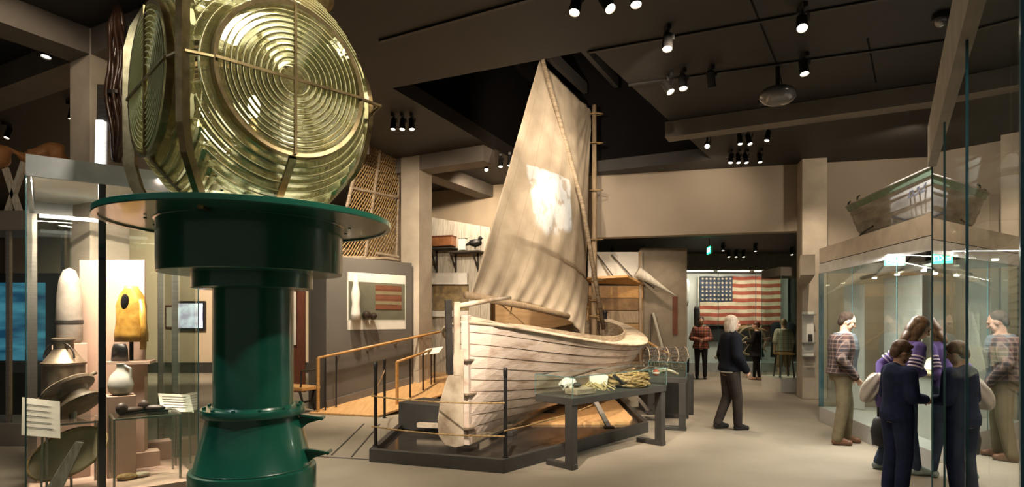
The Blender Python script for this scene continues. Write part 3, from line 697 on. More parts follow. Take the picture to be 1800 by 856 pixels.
# the projected picture on the sail: a real projector light with a procedural slide
tgt = sailp(.52, .50)
pl = P(952, 372, (V(sailp(.5, .55))).y)
lo_ = spot(pj+V((-.25, .3, -.08)), pl, 950, 40, .02, (.58, .78, 1), .004, 'projector_light')
l = lo_.data; l.use_nodes = True; nt = l.node_tree; N = nt.nodes.new; L = nt.links.new
em = nt.nodes['Emission']; tc = N('ShaderNodeTexCoord'); sp = N('ShaderNodeSeparateXYZ'); L(tc.outputs['Normal'], sp.inputs[0])
def M2(op, a, b_=None, c_=None, clamp=False):
    n = N('ShaderNodeMath'); n.operation = op; n.use_clamp = clamp
    for i, v_ in enumerate((a, b_, c_)):
        if v_ is None: continue
        if isinstance(v_, (int, float)): n.inputs[i].default_value = v_
        else: L(v_, n.inputs[i])
    return n.outputs[0]
az = M2('ABSOLUTE', sp.outputs[2]); ux = M2('DIVIDE', sp.outputs[0], az); uy = M2('DIVIDE', sp.outputs[1], az)
cb = N('ShaderNodeCombineXYZ'); L(ux, cb.inputs[0]); L(uy, cb.inputs[1])
nz = N('ShaderNodeTexNoise'); nz.inputs['Scale'].default_value = 14; nz.inputs['Detail'].default_value = 5; L(cb.outputs[0], nz.inputs[0])
# slide outline: half planes computed from the photograph's patch on the sail
Mi = (Matrix.Translation(lo_.location) @ lo_.rotation_euler.to_matrix().to_4x4()).inverted()
def slide(x, y):
    o, d = V((0, 0, EYE)), P(x, y, 1)-V((0, 0, EYE)); n_ = (clew-MB_).cross(UP).normalized()
    k = (V((MB_.x, MB_.y, 0))-o).dot(n_)/d.dot(n_); q = Mi @ (o+d*k); return (q.x/abs(q.z), q.y/abs(q.z))
pg = [slide(*p) for p in ((914, 290), (985, 322), (992, 420), (940, 432), (921, 400))]
cxm = sum(p[0] for p in pg)/5; cym = sum(p[1] for p in pg)/5; mask = None
for i in range(5):
    (x0, y0), (x1, y1) = pg[i], pg[(i+1) % 5]; nx, ny = y1-y0, x0-x1; ln = math.hypot(nx, ny); nx /= ln; ny /= ln
    if (cxm-x0)*nx+(cym-y0)*ny < 0: nx, ny = -nx, -ny
    d = M2('ADD', M2('ADD', M2('MULTIPLY', ux, nx), M2('MULTIPLY', uy, ny)), -(x0*nx+y0*ny))
    d = M2('ADD', d, M2('MULTIPLY', M2('SUBTRACT', nz.outputs['Fac'], .5), .05 if i != 0 else 0))
    e = M2('MULTIPLY', d, [220, 90, 30, 25, 60][i], clamp=True)
    mask = e if mask is None else M2('MULTIPLY', mask, e)
pic = M2('MULTIPLY_ADD', M2('GREATER_THAN', nz.outputs['Fac'], .43), .72, .28)
L(M2('MULTIPLY', mask, pic), em.inputs['Strength'])

# ------------------------------------------------------------------ glass-topped tables beside the boat
def vitrine(name, label, c0, du, dv, LU, LV, legs=True, gl=.225):
    # c0 near corner on the floor, du along the long side, dv across (away from the aisle)
    t = thing(name, label, 'display table', tuple(c0))
    du = V(du).normalized(); dv = V((-du.y, du.x, 0))*dv
    Q = lambda u, v, z: c0+du*u+dv*v+UP*z
    ang = math.atan2(du.y, du.x)
    b = MB(); b.slab([Q(0, 0, .71), Q(LU, 0, .71), Q(LU, LV, .71), Q(0, LV, .71)], .08 if dv.cross(du).z < 0 else -.08); b.build('table_top', M_char, t, bevel=.004)
    for u in (.05, LU-.06):
        b = MB(); b.bar(Q(u, .06, 0), Q(u, .06, .71), .10, .10, up=dv); b.bar(Q(u, .0, .03), Q(u, .40, .03), .09, .055); b.build('leg', M_char, t, bevel=.004)
    g = .008
    for n, q in (('front_pane', [Q(0, 0, .79), Q(LU, 0, .79), Q(LU, 0, .79+gl), Q(0, 0, .79+gl)]), ('back_pane', [Q(0, LV, .79), Q(LU, LV, .79), Q(LU, LV, .79+gl), Q(0, LV, .79+gl)]),
                 ('end_pane', [Q(0, g, .79), Q(0, LV-g, .79), Q(0, LV-g, .79+gl), Q(0, g, .79+gl)]), ('end_pane', [Q(LU, g, .79), Q(LU, LV-g, .79), Q(LU, LV-g, .79+gl), Q(LU, g, .79+gl)]),
                 ('top_pane', [Q(0, 0, .79+gl), Q(LU, 0, .79+gl), Q(LU, LV, .79+gl), Q(0, LV, .79+gl)])):
        b = MB(); b.slab(q, .006); b.build(n, GLASS, t)
    b = MB()
    for u, v in ((0, 0), (LU, 0), (0, LV), (LU, LV)): b.bar(Q(u, v, .79), Q(u, v, .79+gl), .007, .007)
    for a, e in (((0, 0), (LU, 0)), ((LU, 0), (LU, LV)), ((LU, LV), (0, LV)), ((0, LV), (0, 0))): b.bar(Q(*a, .79+gl+.004), Q(*e, .79+gl+.004), .007, .007)
    b.build('glass_edges', EDGE, t)
    return Q
T1 = vitrine('display_table', 'long dark table with low glass box and coiled rope, right of the rudder', V((.66, 6.52, 0)), (1.36, 1.33, 0), 1, 1.92, .56)
T2 = vitrine('display_table', 'shorter dark glass-boxed table farther along the aisle beside the hull', V((2.58, 8.84, 0)), (.31, .95, 0), 1, 1.25, .55)
def blob(name, label, cat, c, r, m, sq=1, n=10, group=None, rzz=0, noise=.12):
    b = MB(); b.ell((0, 0, 0), r, 18, m=Matrix.Translation(V(c)) @ Matrix.Rotation(rzz, 4, 'Z'))
    for v in b.bm.verts: v.co += V((random.uniform(-1, 1)*r[0], random.uniform(-1, 1)*r[1], random.uniform(-.4, 1)*r[2]))*noise
    return tag(b.build(name, m, smooth=True), label, cat, group)
# coil of rope
q = T1(1.42, .27, .79); b = MB(); pts = []
for i in range(720):
    a = i*.24; k = (i/720); rr = .09+.14*abs(math.sin(i*.037))+.02*math.sin(i*1.7)
    pts.append(q+V((rr*math.cos(a)*1.15, rr*math.sin(a)*.95, 0.022+.19*k*(1-(rr-.1)*2.6)+.012*math.sin(i*.9))))
b.tube(pts, .017, 6); tag(b.build('rope_coil', M_rope), 'big coil of brown hemp rope heaped in the nearer glass table', 'rope')
q = T1(.36, .27, .79); t = thing('wooden_block', 'flat brown wooden block with white cloth scrap at the near table end', 'block', tuple(q))
b = MB(); b.box(q+V((.06, -.02, .035)), (.30, .20, .065), .7); b.build('base', M_coam, t, bevel=.006)
b = MB(); b.ell(q+V((-.07, .05, .10)), (.10, .07, .075)); 
for v in b.bm.verts: v.co += V((random.uniform(-.02, .02), random.uniform(-.02, .02), random.uniform(-.01, .02)))
b.build('cloth_scrap', M_white, t)
b = MB(); b.ell(q+V((.03, .0, .10)), (.055, .04, .03)); b.build('dark_lump', M_iron, t, smooth=True)
q = T1(.78, .28, .80); b = MB()
for k in range(26):
    a = random.uniform(0, PI); c = q+V((random.uniform(-.12, .12), random.uniform(-.08, .08), .01))
    d = V((math.cos(a), math.sin(a), 0))*.14; b.tube([c-d, c+UP*random.uniform(.03, .09), c+d], .004, 4)
tag(b.build('net_bundle', pm('yellow_twine', (.58, .46, .22), (.45, .34, .14))), 'heap of pale yellow netting twine in the nearer glass table', 'net')
q = T1(1.0, .40, .79); b = MB(); b.slab([q+V((-.12, 0, .03)), q+V((.10, .06, .03)), q+V((.12, .08, .15)), q+V((-.02, .04, .19)), q+V((-.13, 0, .17))], .02)
tag(b.build('whale_bone', M_white), 'white bone plate standing between the yellow twine and the rope coil', 'bone')
q = T1(1.12, .2, .80); b = MB(); b.tube([q+V((-.06, -.06, .16)), q+V((.11, .07, .02))], .022, 10); tag(b.build('wooden_fid', M_iron), 'dark tapered tool leaning beside the rope coil', 'tool')
for k, (u, v, lab) in enumerate([(.2, .3, 'dark stick at the near end of the farther glass table'), (.34, .5, 'bent dark stick second from the near end of the farther glass table'), (.5, .36, 'pale stick in the farther glass table')]):
    q = T2(u, v, .81); b = MB(); b.tube([q+V((-.17, .05, .02)), q+V((0, 0, .07)), q+V((.16, -.09, .02))], .016, 8); tag(b.build('carved_stick', [M_coam, M_iron, M_paper][k]), lab, 'stick', 'sticks in the farther glass table')
q = T2(.17, .45, .79); t = thing('float', 'small red and white fishing float in the farther glass table', 'float', tuple(q))
b = MB(); b.ell(q+UP*.05, (.055, .055, .05)); b.build('float_body', pm('float_red', (.6, .06, .03), rough=.4), t, smooth=True)
b = MB(); b.lathe([(.057, -.012), (.057, .012)], q+UP*.05, 16); b.build('white_band', M_white, t)
# wire fish trap and other gear beyond
t = thing('fish_trap', 'wire fish trap with pale hoops beyond the farther glass table', 'trap', (2.75, 10.6, 0))
c = V((2.75, 10.7, .95)); b = MB(); b.prism([(2.35, 10.35), (3.15, 10.35), (3.15, 11.1), (2.35, 11.1)], 0, .72); b.build('stand', M_char, t, bevel=.01)
for k in range(5):
    b = MB(); o_ = V((-.34+.17*k, 0, 0)); b.tube([c+o_+V((0, .26*math.cos(a), .22*math.sin(a)-.01)) for a in [2*PI*i/20 for i in range(21)]], .008, 5); b.build('hoop', M_coam, t)
b = MB()
for i in range(16):
    a = 2*PI*i/16; b.tube([c+V((-.36, .25*math.cos(a), .21*math.sin(a))), c+V((.36, .25*math.cos(a+.5), .21*math.sin(a+.5)))], .004, 4)
    b.tube([c+V((-.36, .25*math.cos(a), .21*math.sin(a))), c+V((.36, .25*math.cos(a-.5), .21*math.sin(a-.5)))], .004, 4)
b.build('wire_mesh', M_iron, t)

# ------------------------------------------------------------------ stanchions with ropes
SP = []
for x, y, h, z, lab in [(653, 785, 1.0, .15, 'dark rope post at the near left corner of the plinth'), (887, 806, .98, .15, 'dark rope post at the front corner of the plinth, before the hull'),
                        (676, 735, 1.0, 0, 'dark rope post standing left of the plinth near the ramp foot')]:
    p = PH(x, y, z); SP.append(p)
    if z: p = p + (V((.3, 9.5, 0))-V((p.x, p.y, 0))).normalized()*.06
    t = thing('stanchion', lab, 'post', tuple(p), 0, 'rope posts around the boat')
    b = MB(); b.lathe([(.035, 0), (.035, .012), (.021, .014), (.021, h-.10), (.019, h-.10)], p, 16); b.build('pole', M_black, t, smooth=True, auto=35)
    b = MB(); b.lathe([(.019, h-.10), (.024, h-.09), (.026, h-.03), (.020, h-.005), (.008, h)], p, 16); b.build('knob', M_black, t, smooth=True)
p1, p2, p3 = SP
def sag(a, e, s, n=16): return [a.lerp(e, i/n)-UP*s*4*(i/n)*(1-i/n) for i in range(n+1)]
for z, lab in ((.60, 'upper guard rope strung in front of the rudder'), (.24, 'lower guard rope strung in front of the rudder')):
    b = MB(); b.tube(sag(p1+UP*z, p2+UP*z, .03), .009, 6); tag(b.build('guard_rope', M_rope), lab, 'rope', 'guard ropes of the plinth')
b = MB(); b.tube(sag(p1+UP*.60, p3+UP*.80+V((0, 0, 0)), .03), .009, 6); tag(b.build('guard_rope', M_rope), 'guard rope running back from the corner post to the ramp', 'rope', 'guard ropes of the plinth')
b = MB(); b.tube(sag(p2+UP*.30, T2(.0, .9, .25)+V((-.5, 0, .1)), .03), .008, 6); tag(b.build('guard_rope', M_rope), 'guard rope running back under the nearer glass table', 'rope', 'guard ropes of the plinth')
# ------------------------------------------------------------------ handrails of the ramp
t = thing('handrail', 'oak handrail along the grey wall of the ramp', 'handrail', (-3.5, 10.6, 0))
ra, rb_ = G0+gn*.10+UP*.98+(G0-G1).normalized()*.22, G1+gn*.10+UP*1.30
b = MB(); b.tube([ra, rb_, rb_+(rb_-ra).normalized()*1.0], .024, 10); b.build('rail', M_rail, t, smooth=True)
b = MB(); b.bar(ra-UP*.0, V((ra.x, ra.y, .0)), .045, .045, up=gn); b.build('newel', M_rail, t, bevel=.004)
for f in (.2, .5, .8):
    c = ra.lerp(rb_, f); b = MB(); b.tube([c-UP*.02, c-UP*.06, c-gn*.10-UP*.06], .009, 6); b.lathe([(.03, 0), (.03, .012)], m=basis(UP, gn, c-gn*.10-UP*.06), seg=12); b.build('bracket', M_steel, t)
for f in (.06, .16):
    c = ra.lerp(rb_, f)+gn*.02; b = MB(); b.tube([V((c.x, c.y, .02)), c-UP*.03], .014, 8); b.build('post', M_black, t)
t = thing('handrail', 'short oak handrail on black posts at the open side of the ramp', 'handrail', (-2.1, 10.5, 0))
rs_, re_ = P(698, 636, 10.75), P(768, 612, 12.3)
b = MB(); b.tube([rs_, re_], .024, 10); b.build('rail', M_rail, t, smooth=True)
b = MB(); b.bar(rs_-UP*.0, V((rs_.x, rs_.y, .08)), .045, .045, up=gn); b.build('newel', M_rail, t, bevel=.004)
for f in (.30, .62, .93):
    c = rs_.lerp(re_, f); b = MB(); b.tube([V((c.x, c.y, .10+.2*f)), c-UP*.02], .016, 8); b.build('post', M_black, t)
    if f < .9: b = MB(); b.tube([c.lerp(rs_.lerp(re_, f+.3), 0)-UP*.3, rs_.lerp(re_, f+.31)-UP*.3], .005, 5); b.build('cable', M_steel, t)
t = thing('label_stand', 'tilted white label on a thin stand at the top of the ramp', 'sign', tuple(P(757, 650, 12.0)))
c = P(758, 619, 12.0); b = MB(); b.slab([c+V((-.22, -.08, -.07)), c+V((.16, -.12, -.02)), c+V((.24, .1, .10)), c+V((-.1, .12, .05))], .012); b.build('label_panel', M_paper, t)
b = MB(); b.tube([c-UP*.0, V((c.x, c.y, .35))], .012, 8); b.build('stand_pole', M_black, t)
# ------------------------------------------------------------------ inset show case in the grey partition
def onG(x, y, off=0):                           # point of the partition's plane seen at a pixel
    o, d = V((0, 0, EYE)), P(x, y, 1)-V((0, 0, EYE)); base = G0+gn*off
    return o+d*((base-o).dot(gn)/d.dot(gn))
t = thing('wall_case', 'white-framed glass show case let into the grey partition above the ramp', 'display case', tuple(G0.lerp(G1, .5)))
ca, cb_, cc, cd = onG(610, 579), onG(713, 579), onG(713, 489), onG(610, 473)
z0, z1 = (ca.z+cb_.z)/2, (cc.z+cd.z)/2
def G(u, z, off): p = V((ca.x, ca.y, 0)).lerp(V((cb_.x, cb_.y, 0)), u); return p+gn*off+UP*z
H_ = z1-z0
b = MB(); b.slab([G(0, z0, .004), G(1, z0, .004), G(1, z0+H_*.17, .004), G(0, z0+H_*.17, .004)], -.02); b.build('lower_panel', M_white, t)
b = MB(); b.slab([G(0, z1-H_*.16, .004), G(1, z1-H_*.16, .004), G(1, z1, .004), G(0, z1, .004)], -.02); b.build('upper_panel', M_white, t)
b = MB(); b.slab([G(.0, z0, .004), G(.02, z0, .004), G(.02, z1, .004), G(.0, z1, .004)], -.02); b.slab([G(.985, z0, .004), G(1, z0, .004), G(1, z1, .004), G(.985, z1, .004)], -.02); b.build('side_frame', M_white, t)
b = MB(); b.slab([G(.02, z0+H_*.17, .012), G(.985, z0+H_*.17, .012), G(.985, z1-H_*.16, .012), G(.02, z1-H_*.16, .012)], .006); b.build('glass_pane', GLASS, t)
b = MB(); b.slab([G(.02, z0+H_*.17, .001), G(.985, z0+H_*.17, .001), G(.985, z1-H_*.16, .001), G(.02, z1-H_*.16, .001)], .001); b.build('back_panel', pm('case_back', (.24, .20, .155), rough=.8), t)
b = MB(); b.slab([G(.46, z0+H_*.36, .006), G(.92, z0+H_*.36, .006), G(.92, z1-H_*.2, .006), G(.46, z1-H_*.2, .006)], .001)
for k in range(5): b.mi = k % 2; zz = z0+H_*(.36+.09*k); b.slab([G(.46, zz, .009), G(.92, zz, .009), G(.92, zz+H_*.06, .009), G(.46, zz+H_*.06, .009)], .001)
fg = b.build('striped_cloth', [pm('old_red', (.32, .11, .07)), pm('old_cream', (.42, .30, .2))], t)
t2 = thing('scale_model_figure', 'slim white figure standing at the near end of the wall case', 'figure', tuple(G(.08, z0+H_*.17, .03)))
b = MB(); c = G(.085, z0+H_*.17, .11); b.lathe([(.09, 0), (.09, .12), (.07, .3), (.085, .48), (.06, .60), (.05, .66), (.055, .72), (.03, .80), (.004, .84)], c, 20); b.build('figure_body', M_white, t2, smooth=True)
for k, (u, r_) in enumerate(((.27, .085), (.38, .07))):
    c = G(u, z0+H_*.17+r_, .095); b = MB(); b.ell(c, r_, 20); tag(b.build('glass_float', pm('black_glass', (.03, .022, .018), rough=.08), smooth=True), ['larger dark glass float in the wall case beside the white figure', 'smaller dark glass float in the wall case next to the larger one'][k], 'float', 'glass floats in the wall case')
# net frame and old timbers above the partition
t = thing('fishing_net_panel', 'tall old wooden frame strung with crisscross netting above the grey partition', 'net frame', tuple(P(650, 440, 11.6)))
fa, fb, fc, fd = P(590, 455, 11.2), P(697, 452, 12.6), P(703, 262, 12.6), P(640, 230, 11.2)
fb = V((fb.x, fb.y, 2.95)); fa = V((fa.x, fa.y, 2.82))
for a, e in ((fa, fb), (fc, fd), (fb, fc), (fa, fd), (fa.lerp(fd, .55), fb.lerp(fc, .55)), (fa.lerp(fb, .45), fd.lerp(fc, .45))):
    b = MB(); b.tube([a, e], .035, 6); b.build('frame_bar', M_coam, t)
b = MB()
def Fq(u, v): return fa.lerp(fb, u).lerp(fd.lerp(fc, u), v)
n = 20
for i in range(-n, n):
    for sg in (1, -1):
        pts = []
        for k in range(15):
            v = k/14; u = (i/n+v*.9) if sg > 0 else (i/n+.9-v*.9+.1)
            if 0 <= u <= 1: pts.append(Fq(u, v)+V((0, -.02*sg, .02*math.sin(k*2+i))))
        if len(pts) > 2: b.tube(pts, .010, 4)
b.build('netting', M_rope, t)
for k, (x0, y0, x1, y1, Y) in enumerate([(592, 440, 700, 452, 11.6), (600, 446, 690, 436, 11.8), (640, 455, 718, 462, 11.8)]):
    b = MB(); a, e = P(x0, y0, Y), P(x1, y1, Y+.8); a.z = max(a.z, 2.86); e.z = max(e.z, 2.86); b.tube([a, a.lerp(e, .5)+UP*.04, e], .04, 7); tag(b.build('old_pole', M_coam), ['pale old pole lying lowest on the partition top under the netting', 'crooked pole crossing under the net frame', 'thin pole lying at the column end of the partition top'][k], 'pole', 'old poles on the partition top')
# ------------------------------------------------------------------ far left: poster, bench, television, wood
t = thing('poster_case', 'tall red-brown framed poster case behind the pedestal', 'poster', tuple(P(514, 690, 13.5)))
c = P(512, 588, 13.6); b = MB(); b.box((c.x, c.y+.03, 1.45), (.62, .06, 2.9)); b.build('case_frame', M_red, t, bevel=.01)
b = MB(); b.box((c.x-.05, c.y-.02, 1.75), (.34, .03, 1.35)); b.build('poster_sheet', M_paper, t)
b = MB()
for k in range(14): b.box((c.x-.05, c.y-.037, 2.3-.08*k), (.26*random.uniform(.5, 1), .004, .014))
b.build('poster_text', M_ink, t)
t = thing('bench', 'low wooden bench on dark iron legs at the foot of the partition', 'bench', tuple(P(525, 720, 11.0)))
bc = V((-3.95, 10.75, 0)); b = MB(); b.box(bc+UP*.44, (.95, .42, .06), RZ); b.build('bench_seat', M_rail, t, bevel=.008)
for sgn in (-1, 1):
    c = bc+E1*sgn*.36
    b = MB(); b.tube([c+E2*.17+UP*.41, c+E2*.10+UP*.2, c+E2*.2+UP*.015], .022, 8); b.tube([c-E2*.17+UP*.41, c-E2*.10+UP*.2, c-E2*.2+UP*.015], .022, 8); b.tube([c+E2*.11+UP*.2, c-E2*.11+UP*.2], .016, 8); b.build('leg', M_iron, t, smooth=True)
b = MB(); b.tube([bc+E1*.40+E2*.18+UP*.45, bc+E1*.42+E2*.18+UP*.76, bc+E1*.42-E2*.18+UP*.76, bc+E1*.40-E2*.18+UP*.45], .018, 8); b.build('arm_rest', M_iron, t)
t = thing('television', 'lit wall screen seen through the left glass case beside the pedestal', 'screen', (-10.1, 18.5, 1.3))
c = P(333, 555, 18.5); b = MB(); b.box((c.x, 18.54, c.z), (.95, .07, .92)); b.build('screen_frame', M_black, t, bevel=.01)
m, nt, bs = newmat('screen_picture'); N = nt.nodes.new; L = nt.links.new
vz = N('ShaderNodeTexNoise'); vz.inputs['Scale'].default_value = 3.2; tcx = N('ShaderNodeTexCoord'); L(tcx.outputs['Object'], vz.inputs[0]); rr_ = N('ShaderNodeValToRGB')
rr_.color_ramp.elements[0].position = .4; rr_.color_ramp.elements[0].color = (.02, .05, .35, 1); rr_.color_ramp.elements[1].position = .6; rr_.color_ramp.elements[1].color = (.6, .8, 1, 1)
L(vz.outputs['Fac'], rr_.inputs[0]); L(rr_.outputs[0], bs.inputs['Emission Color']); bs.inputs['Emission Strength'].default_value = 1.2
b = MB(); b.box((c.x, 18.50, c.z), (.82, .02, .76)); b.build('lit_screen', m, t)
c = P(297, 557, 18.5); t = thing('picture', 'small reddish framed print left of the lit wall screen', 'picture', tuple(c)); b = MB(); b.box((c.x, 18.57, c.z), (.30, .05, .72)); b.build('picture_frame', M_red, t); b = MB(); b.box((c.x, 18.54, c.z), (.20, .01, .6)); b.build('print', M_paper, t)
# blue exhibit wall far left
t = thing('blue_panel', 'dark framed blue sea picture at the far left edge', 'panel', (-7.5, 9.5, 0))
c = P(30, 545, 9.6); b = MB(); b.box((c.x-.4, 9.66, 1.2), (2.1, .1, 2.4)); b.build('panel_frame', M_char, t)
m, nt, bs = newmat('sea_picture'); N = nt.nodes.new; L = nt.links.new
wv = N('ShaderNodeTexNoise'); wv.inputs['Scale'].default_value = 2; mp = N('ShaderNodeMapping'); mp.inputs['Scale'].default_value = (.6, 1, 3); tcx = N('ShaderNodeTexCoord'); L(tcx.outputs['Object'], mp.inputs[0]); L(mp.outputs[0], wv.inputs[0]); rr_ = N('ShaderNodeValToRGB')
rr_.color_ramp.elements[0].position = .35; rr_.color_ramp.elements[0].color = (.01, .08, .16, 1); rr_.color_ramp.elements[1].position = .68; rr_.color_ramp.elements[1].color = (.10, .42, .55, 1)
L(wv.outputs['Fac'], rr_.inputs[0]); L(rr_.outputs[0], bs.inputs['Emission Color']); bs.inputs['Emission Strength'].default_value = .55; bs.inputs['Base Color'].default_value = (.02, .05, .08, 1)
b = MB(); b.box((c.x-.4, 9.6, 1.62), (1.7, .02, 1.25)); b.build('sea_picture', m, t)
# carved log on crossed legs
t = thing('carved_log', 'orange carved wooden log on crossed legs high at the far left', 'log', tuple(P(40, 372, 8.0)))
def rag(f): return (.11+.05*math.sin(f*9)+.04*math.sin(f*23))*(1-abs(2*f-1)**6)
b = MB(); a, e = P(-70, 272, 7.6), P(122, 272, 8.3); b.tube([a.lerp(e, i/30)+UP*.05*math.sin(i*.6) for i in range(31)], rag, 12); b.build('log_body', pm('orange_wood', (.42, .20, .07), (.24, .10, .035), rough=.6, scale=4), t, smooth=True)
for (x0, y0, x1, y1) in ((6, 285, 34, 372), (43, 285, 14, 372), (100, 285, 118, 372)):
    b = MB(); b.bar(P(x0, y0, 7.9), P(x1, y1, 7.9), .07, .05); b.build('leg', M_wplank, t)
zt = P(0, 372, 7.9).z
t = thing('glass_cabinet', 'tall grey-topped glass cabinet carrying the carved log', 'cabinet', (-7.0, 8.15, 0))
b = MB(); b.box((-7.0, 8.15, zt-.13), (2.3, .7, .26)); b.build('top_box', M_beam, t, bevel=.01)
b = MB(); b.box((-7.0, 8.15, .15), (2.3, .7, .30)); b.build('base_box', M_beam, t, bevel=.01)
for x in (-8.12, -7.4, -6.6, -5.88):
    b = MB(); b.box((x, 7.84, (zt-.26+.3)/2), (.05, .05, zt-.56)); b.build('post', M_steel, t)
b = MB(); b.box((-7.0, 7.83, (zt-.26+.3)/2), (2.2, .008, zt-.56)); b.build('glass_pane', GLASS, t)
# hank of dark straps hanging by the left column, white light strip beside it
t = thing('kelp_hank', 'bundle of dark brown twisted straps hanging in front of the left column', 'rope', tuple(P(207, 285, 6.2)))
b = MB()
for k in range(14):
    x0 = random.uniform(-.07, .07); pts = []
    for i in range(24):
        f = i/23; wd = math.sin(PI*min(1, f*1.02))**.5
        pts.append(P(207, 12, 6.2).lerp(P(206, 284, 6.2), f)+V((x0*wd*1.3+.02*math.sin(f*14+k), random.uniform(-.01, .01)+.06*math.cos(k)*wd, 0)))
    b.tube(pts, .022, 6)
b.build('straps', pm('brown_leather', (.055, .026, .014), (.025, .011, .007), rough=.32), t, smooth=True)
b = MB(); b.lathe([(.09, -.02), (.09, .02)], P(206, 165, 6.2), 16); b.build('binding_band', M_iron, t)
b = MB(); b.tube([P(208, 16, 6.2), V((P(208, 16, 6.2).x, 6.2, 5.0))], .018, 6); b.build('hanging_loop', M_iron, t)
t = thing('light_strip', 'glowing white vertical light strip on the left column', 'light', tuple(P(181, 285, 6.6)))
c0, c1 = P(181, 292, 6.55), P(183, 150, 6.55)
b = MB(); b.bar(V((c0.x, c0.y, 3.045)), c1, .12, .05, up=V((0, 1, 0))); b.build('strip_housing', M_steel, t)
b = MB(); b.bar(c0-V((.01, .045, 0)), c0.lerp(c1, .55)-V((.01, .045, 0)), .08, .02, up=V((0, 1, 0))); b.build('strip_diffuser', emis('strip_white', (.95, .97, 1), 3), t)

# ------------------------------------------------------------------ generic standing glass case
def panes(t, pts, z0, z1, mat, skip=(), edge=EDGE, name='glass_pane', ew=.008):
    n = len(pts)
    for i in range(n):
        if i in skip: continue
        a, e = V((*pts[i], 0)), V((*pts[(i+1) % n], 0)); d = (e-a).normalized()*.004; w_ = V((-d.y, d.x, 0)).normalized()*.010
        b = MB(); b.prism([(a+d)[:2], (e-d)[:2], (e-d+w_)[:2], (a+d+w_)[:2]], z0, z1); b.build(name, mat, t)
    b = MB()
    for p in pts: b.box((p[0], p[1], (z0+z1)/2), (ew, ew, z1-z0))
    b.build('glass_edge', edge, t)
# left case -------------------------------------------------------
CA = V((-4.07, 5.0, 0)); CU = V((.788, .616, 0)); CV = V((-.616, .788, 0)); CL, CD = 1.30, 2.3
def LQ(a, d, z=0): return CA+CU*a+CV*d+UP*z
lcp = [LQ(0, 0)[:2], LQ(CL, 0)[:2], LQ(CL, CD)[:2], LQ(0, CD)[:2]]
t = thing('glass_case', 'tall left glass show case full of fishing relics behind the pedestal', 'display case', tuple(LQ(CL/2, CD/2)))
b = MB(); b.prism(lcp, 0, .10); b.build('case_base', M_pink, t)
panes(t, lcp, .10, 2.86, GLASS)
def frame_band(bm, pts, z0, z1, th):
    n = len(pts)
    ins = inset(pts, th)
    for i in range(n):
        j = (i+1) % n; bm.prism([pts[i], pts[j], ins[j], ins[i]], z0, z1)
b = MB(); frame_band(b, lcp, 2.86, 3.04, .03); b.build('top_band', pm('blue_grey_band', (.62, .64, .66), rough=.25), t)
b = MB(); b.prism(inset(lcp, .035), 3.0, 3.03); b.build('case_lid', M_white, t)
for a, d, m_ in ((.53, .03, M_black), (CL-.02, CD-.03, M_steel), (.03, CD-.03, M_steel), (.62, CD-.02, M_black), (CL-.02, 1.2, M_steel)):
    b = MB(); p = LQ(a, d); b.box((p.x, p.y, 1.48), (.055, .045, 2.76), R(38)); b.build('post', m_, t, bevel=.003)
b = MB(); c0, c1 = LQ(.08, 1.6, 2.75), LQ(1.22, 1.6, 2.75); b.tube([c0, c1], .02, 8); b.build('light_rail', emis('case_light', (1, .95, .85), 3), t)
b = MB(); b.slab([V((-4.72, 6.52, .101)), V((-4.00, 6.5, .101)), V((-4.00, 6.5, 2.3)), V((-4.72, 6.52, 2.3))], -.03); b.build('lining_panel', M_pink, t)
def plinth(p, s, z0, z1, label, rz=R(38), m=None):
    b = MB(); b.box((p.x, p.y, (z0+z1)/2), (s[0], s[1], z1-z0), rz); return tag(b.build('display_plinth', m or M_pink, bevel=.004), label, 'plinth', 'plinths in the left case')
pc = P(112, 700, 5.95); pc.z = 0; plinth(pc, (.42, .40), .101, .87, 'tall pinkish plinth under the metal oil can')
t = thing('oil_can', 'dented metal oil can with sloping shoulder on a plinth in the left case', 'can', (pc.x, pc.y, .871))
M_tin = pm('old_tin', (.36, .29, .21), (.17, .12, .08), rough=.45, metal=.7, scale=9)
b = MB(); b.lathe([(.17, .871), (.178, .88), (.178, 1.20), (.19, 1.205), (.19, 1.225), (.17, 1.235), (.085, 1.36), (.085, 1.44), (.10, 1.445), (.10, 1.465), (.08, 1.47)], pc, 36); b.build('can_body', M_tin, t, smooth=True, auto=30)
b = MB(); q = V((pc.x, pc.y, 1.30)); b.tube([q+V((.15*math.cos(a), -.06, .16*math.sin(a)-.03)) for a in [PI*i/12 for i in range(13)]], .009, 6); b.build('bail_handle', M_iron, t)
pb = P(122, 590, 6.33); pb.z = 0; plinth(pb, (.3, .3), .101, 1.40, 'narrow tall plinth behind the metal oil can')
t = thing('buoy', 'pale bullet-shaped buoy standing behind the metal oil can', 'buoy', (pb.x, pb.y, 1.401))
b = MB(); b.lathe([(.10, 1.401), (.115, 1.43), (.118, 1.65), (.112, 1.9), (.092, 2.07), (.055, 2.17), (.005, 2.20)], pb, 28); b.build('buoy_body', pm('pale_stone', (.36, .31, .265), (.20, .17, .145), rough=.7, scale=5, bump=.3), t, smooth=True)
b = MB(); b.lathe([(.118, 1.60), (.123, 1.61), (.123, 1.64), (.118, 1.65)], pb, 28, cap=False); b.build('band', M_iron, t)
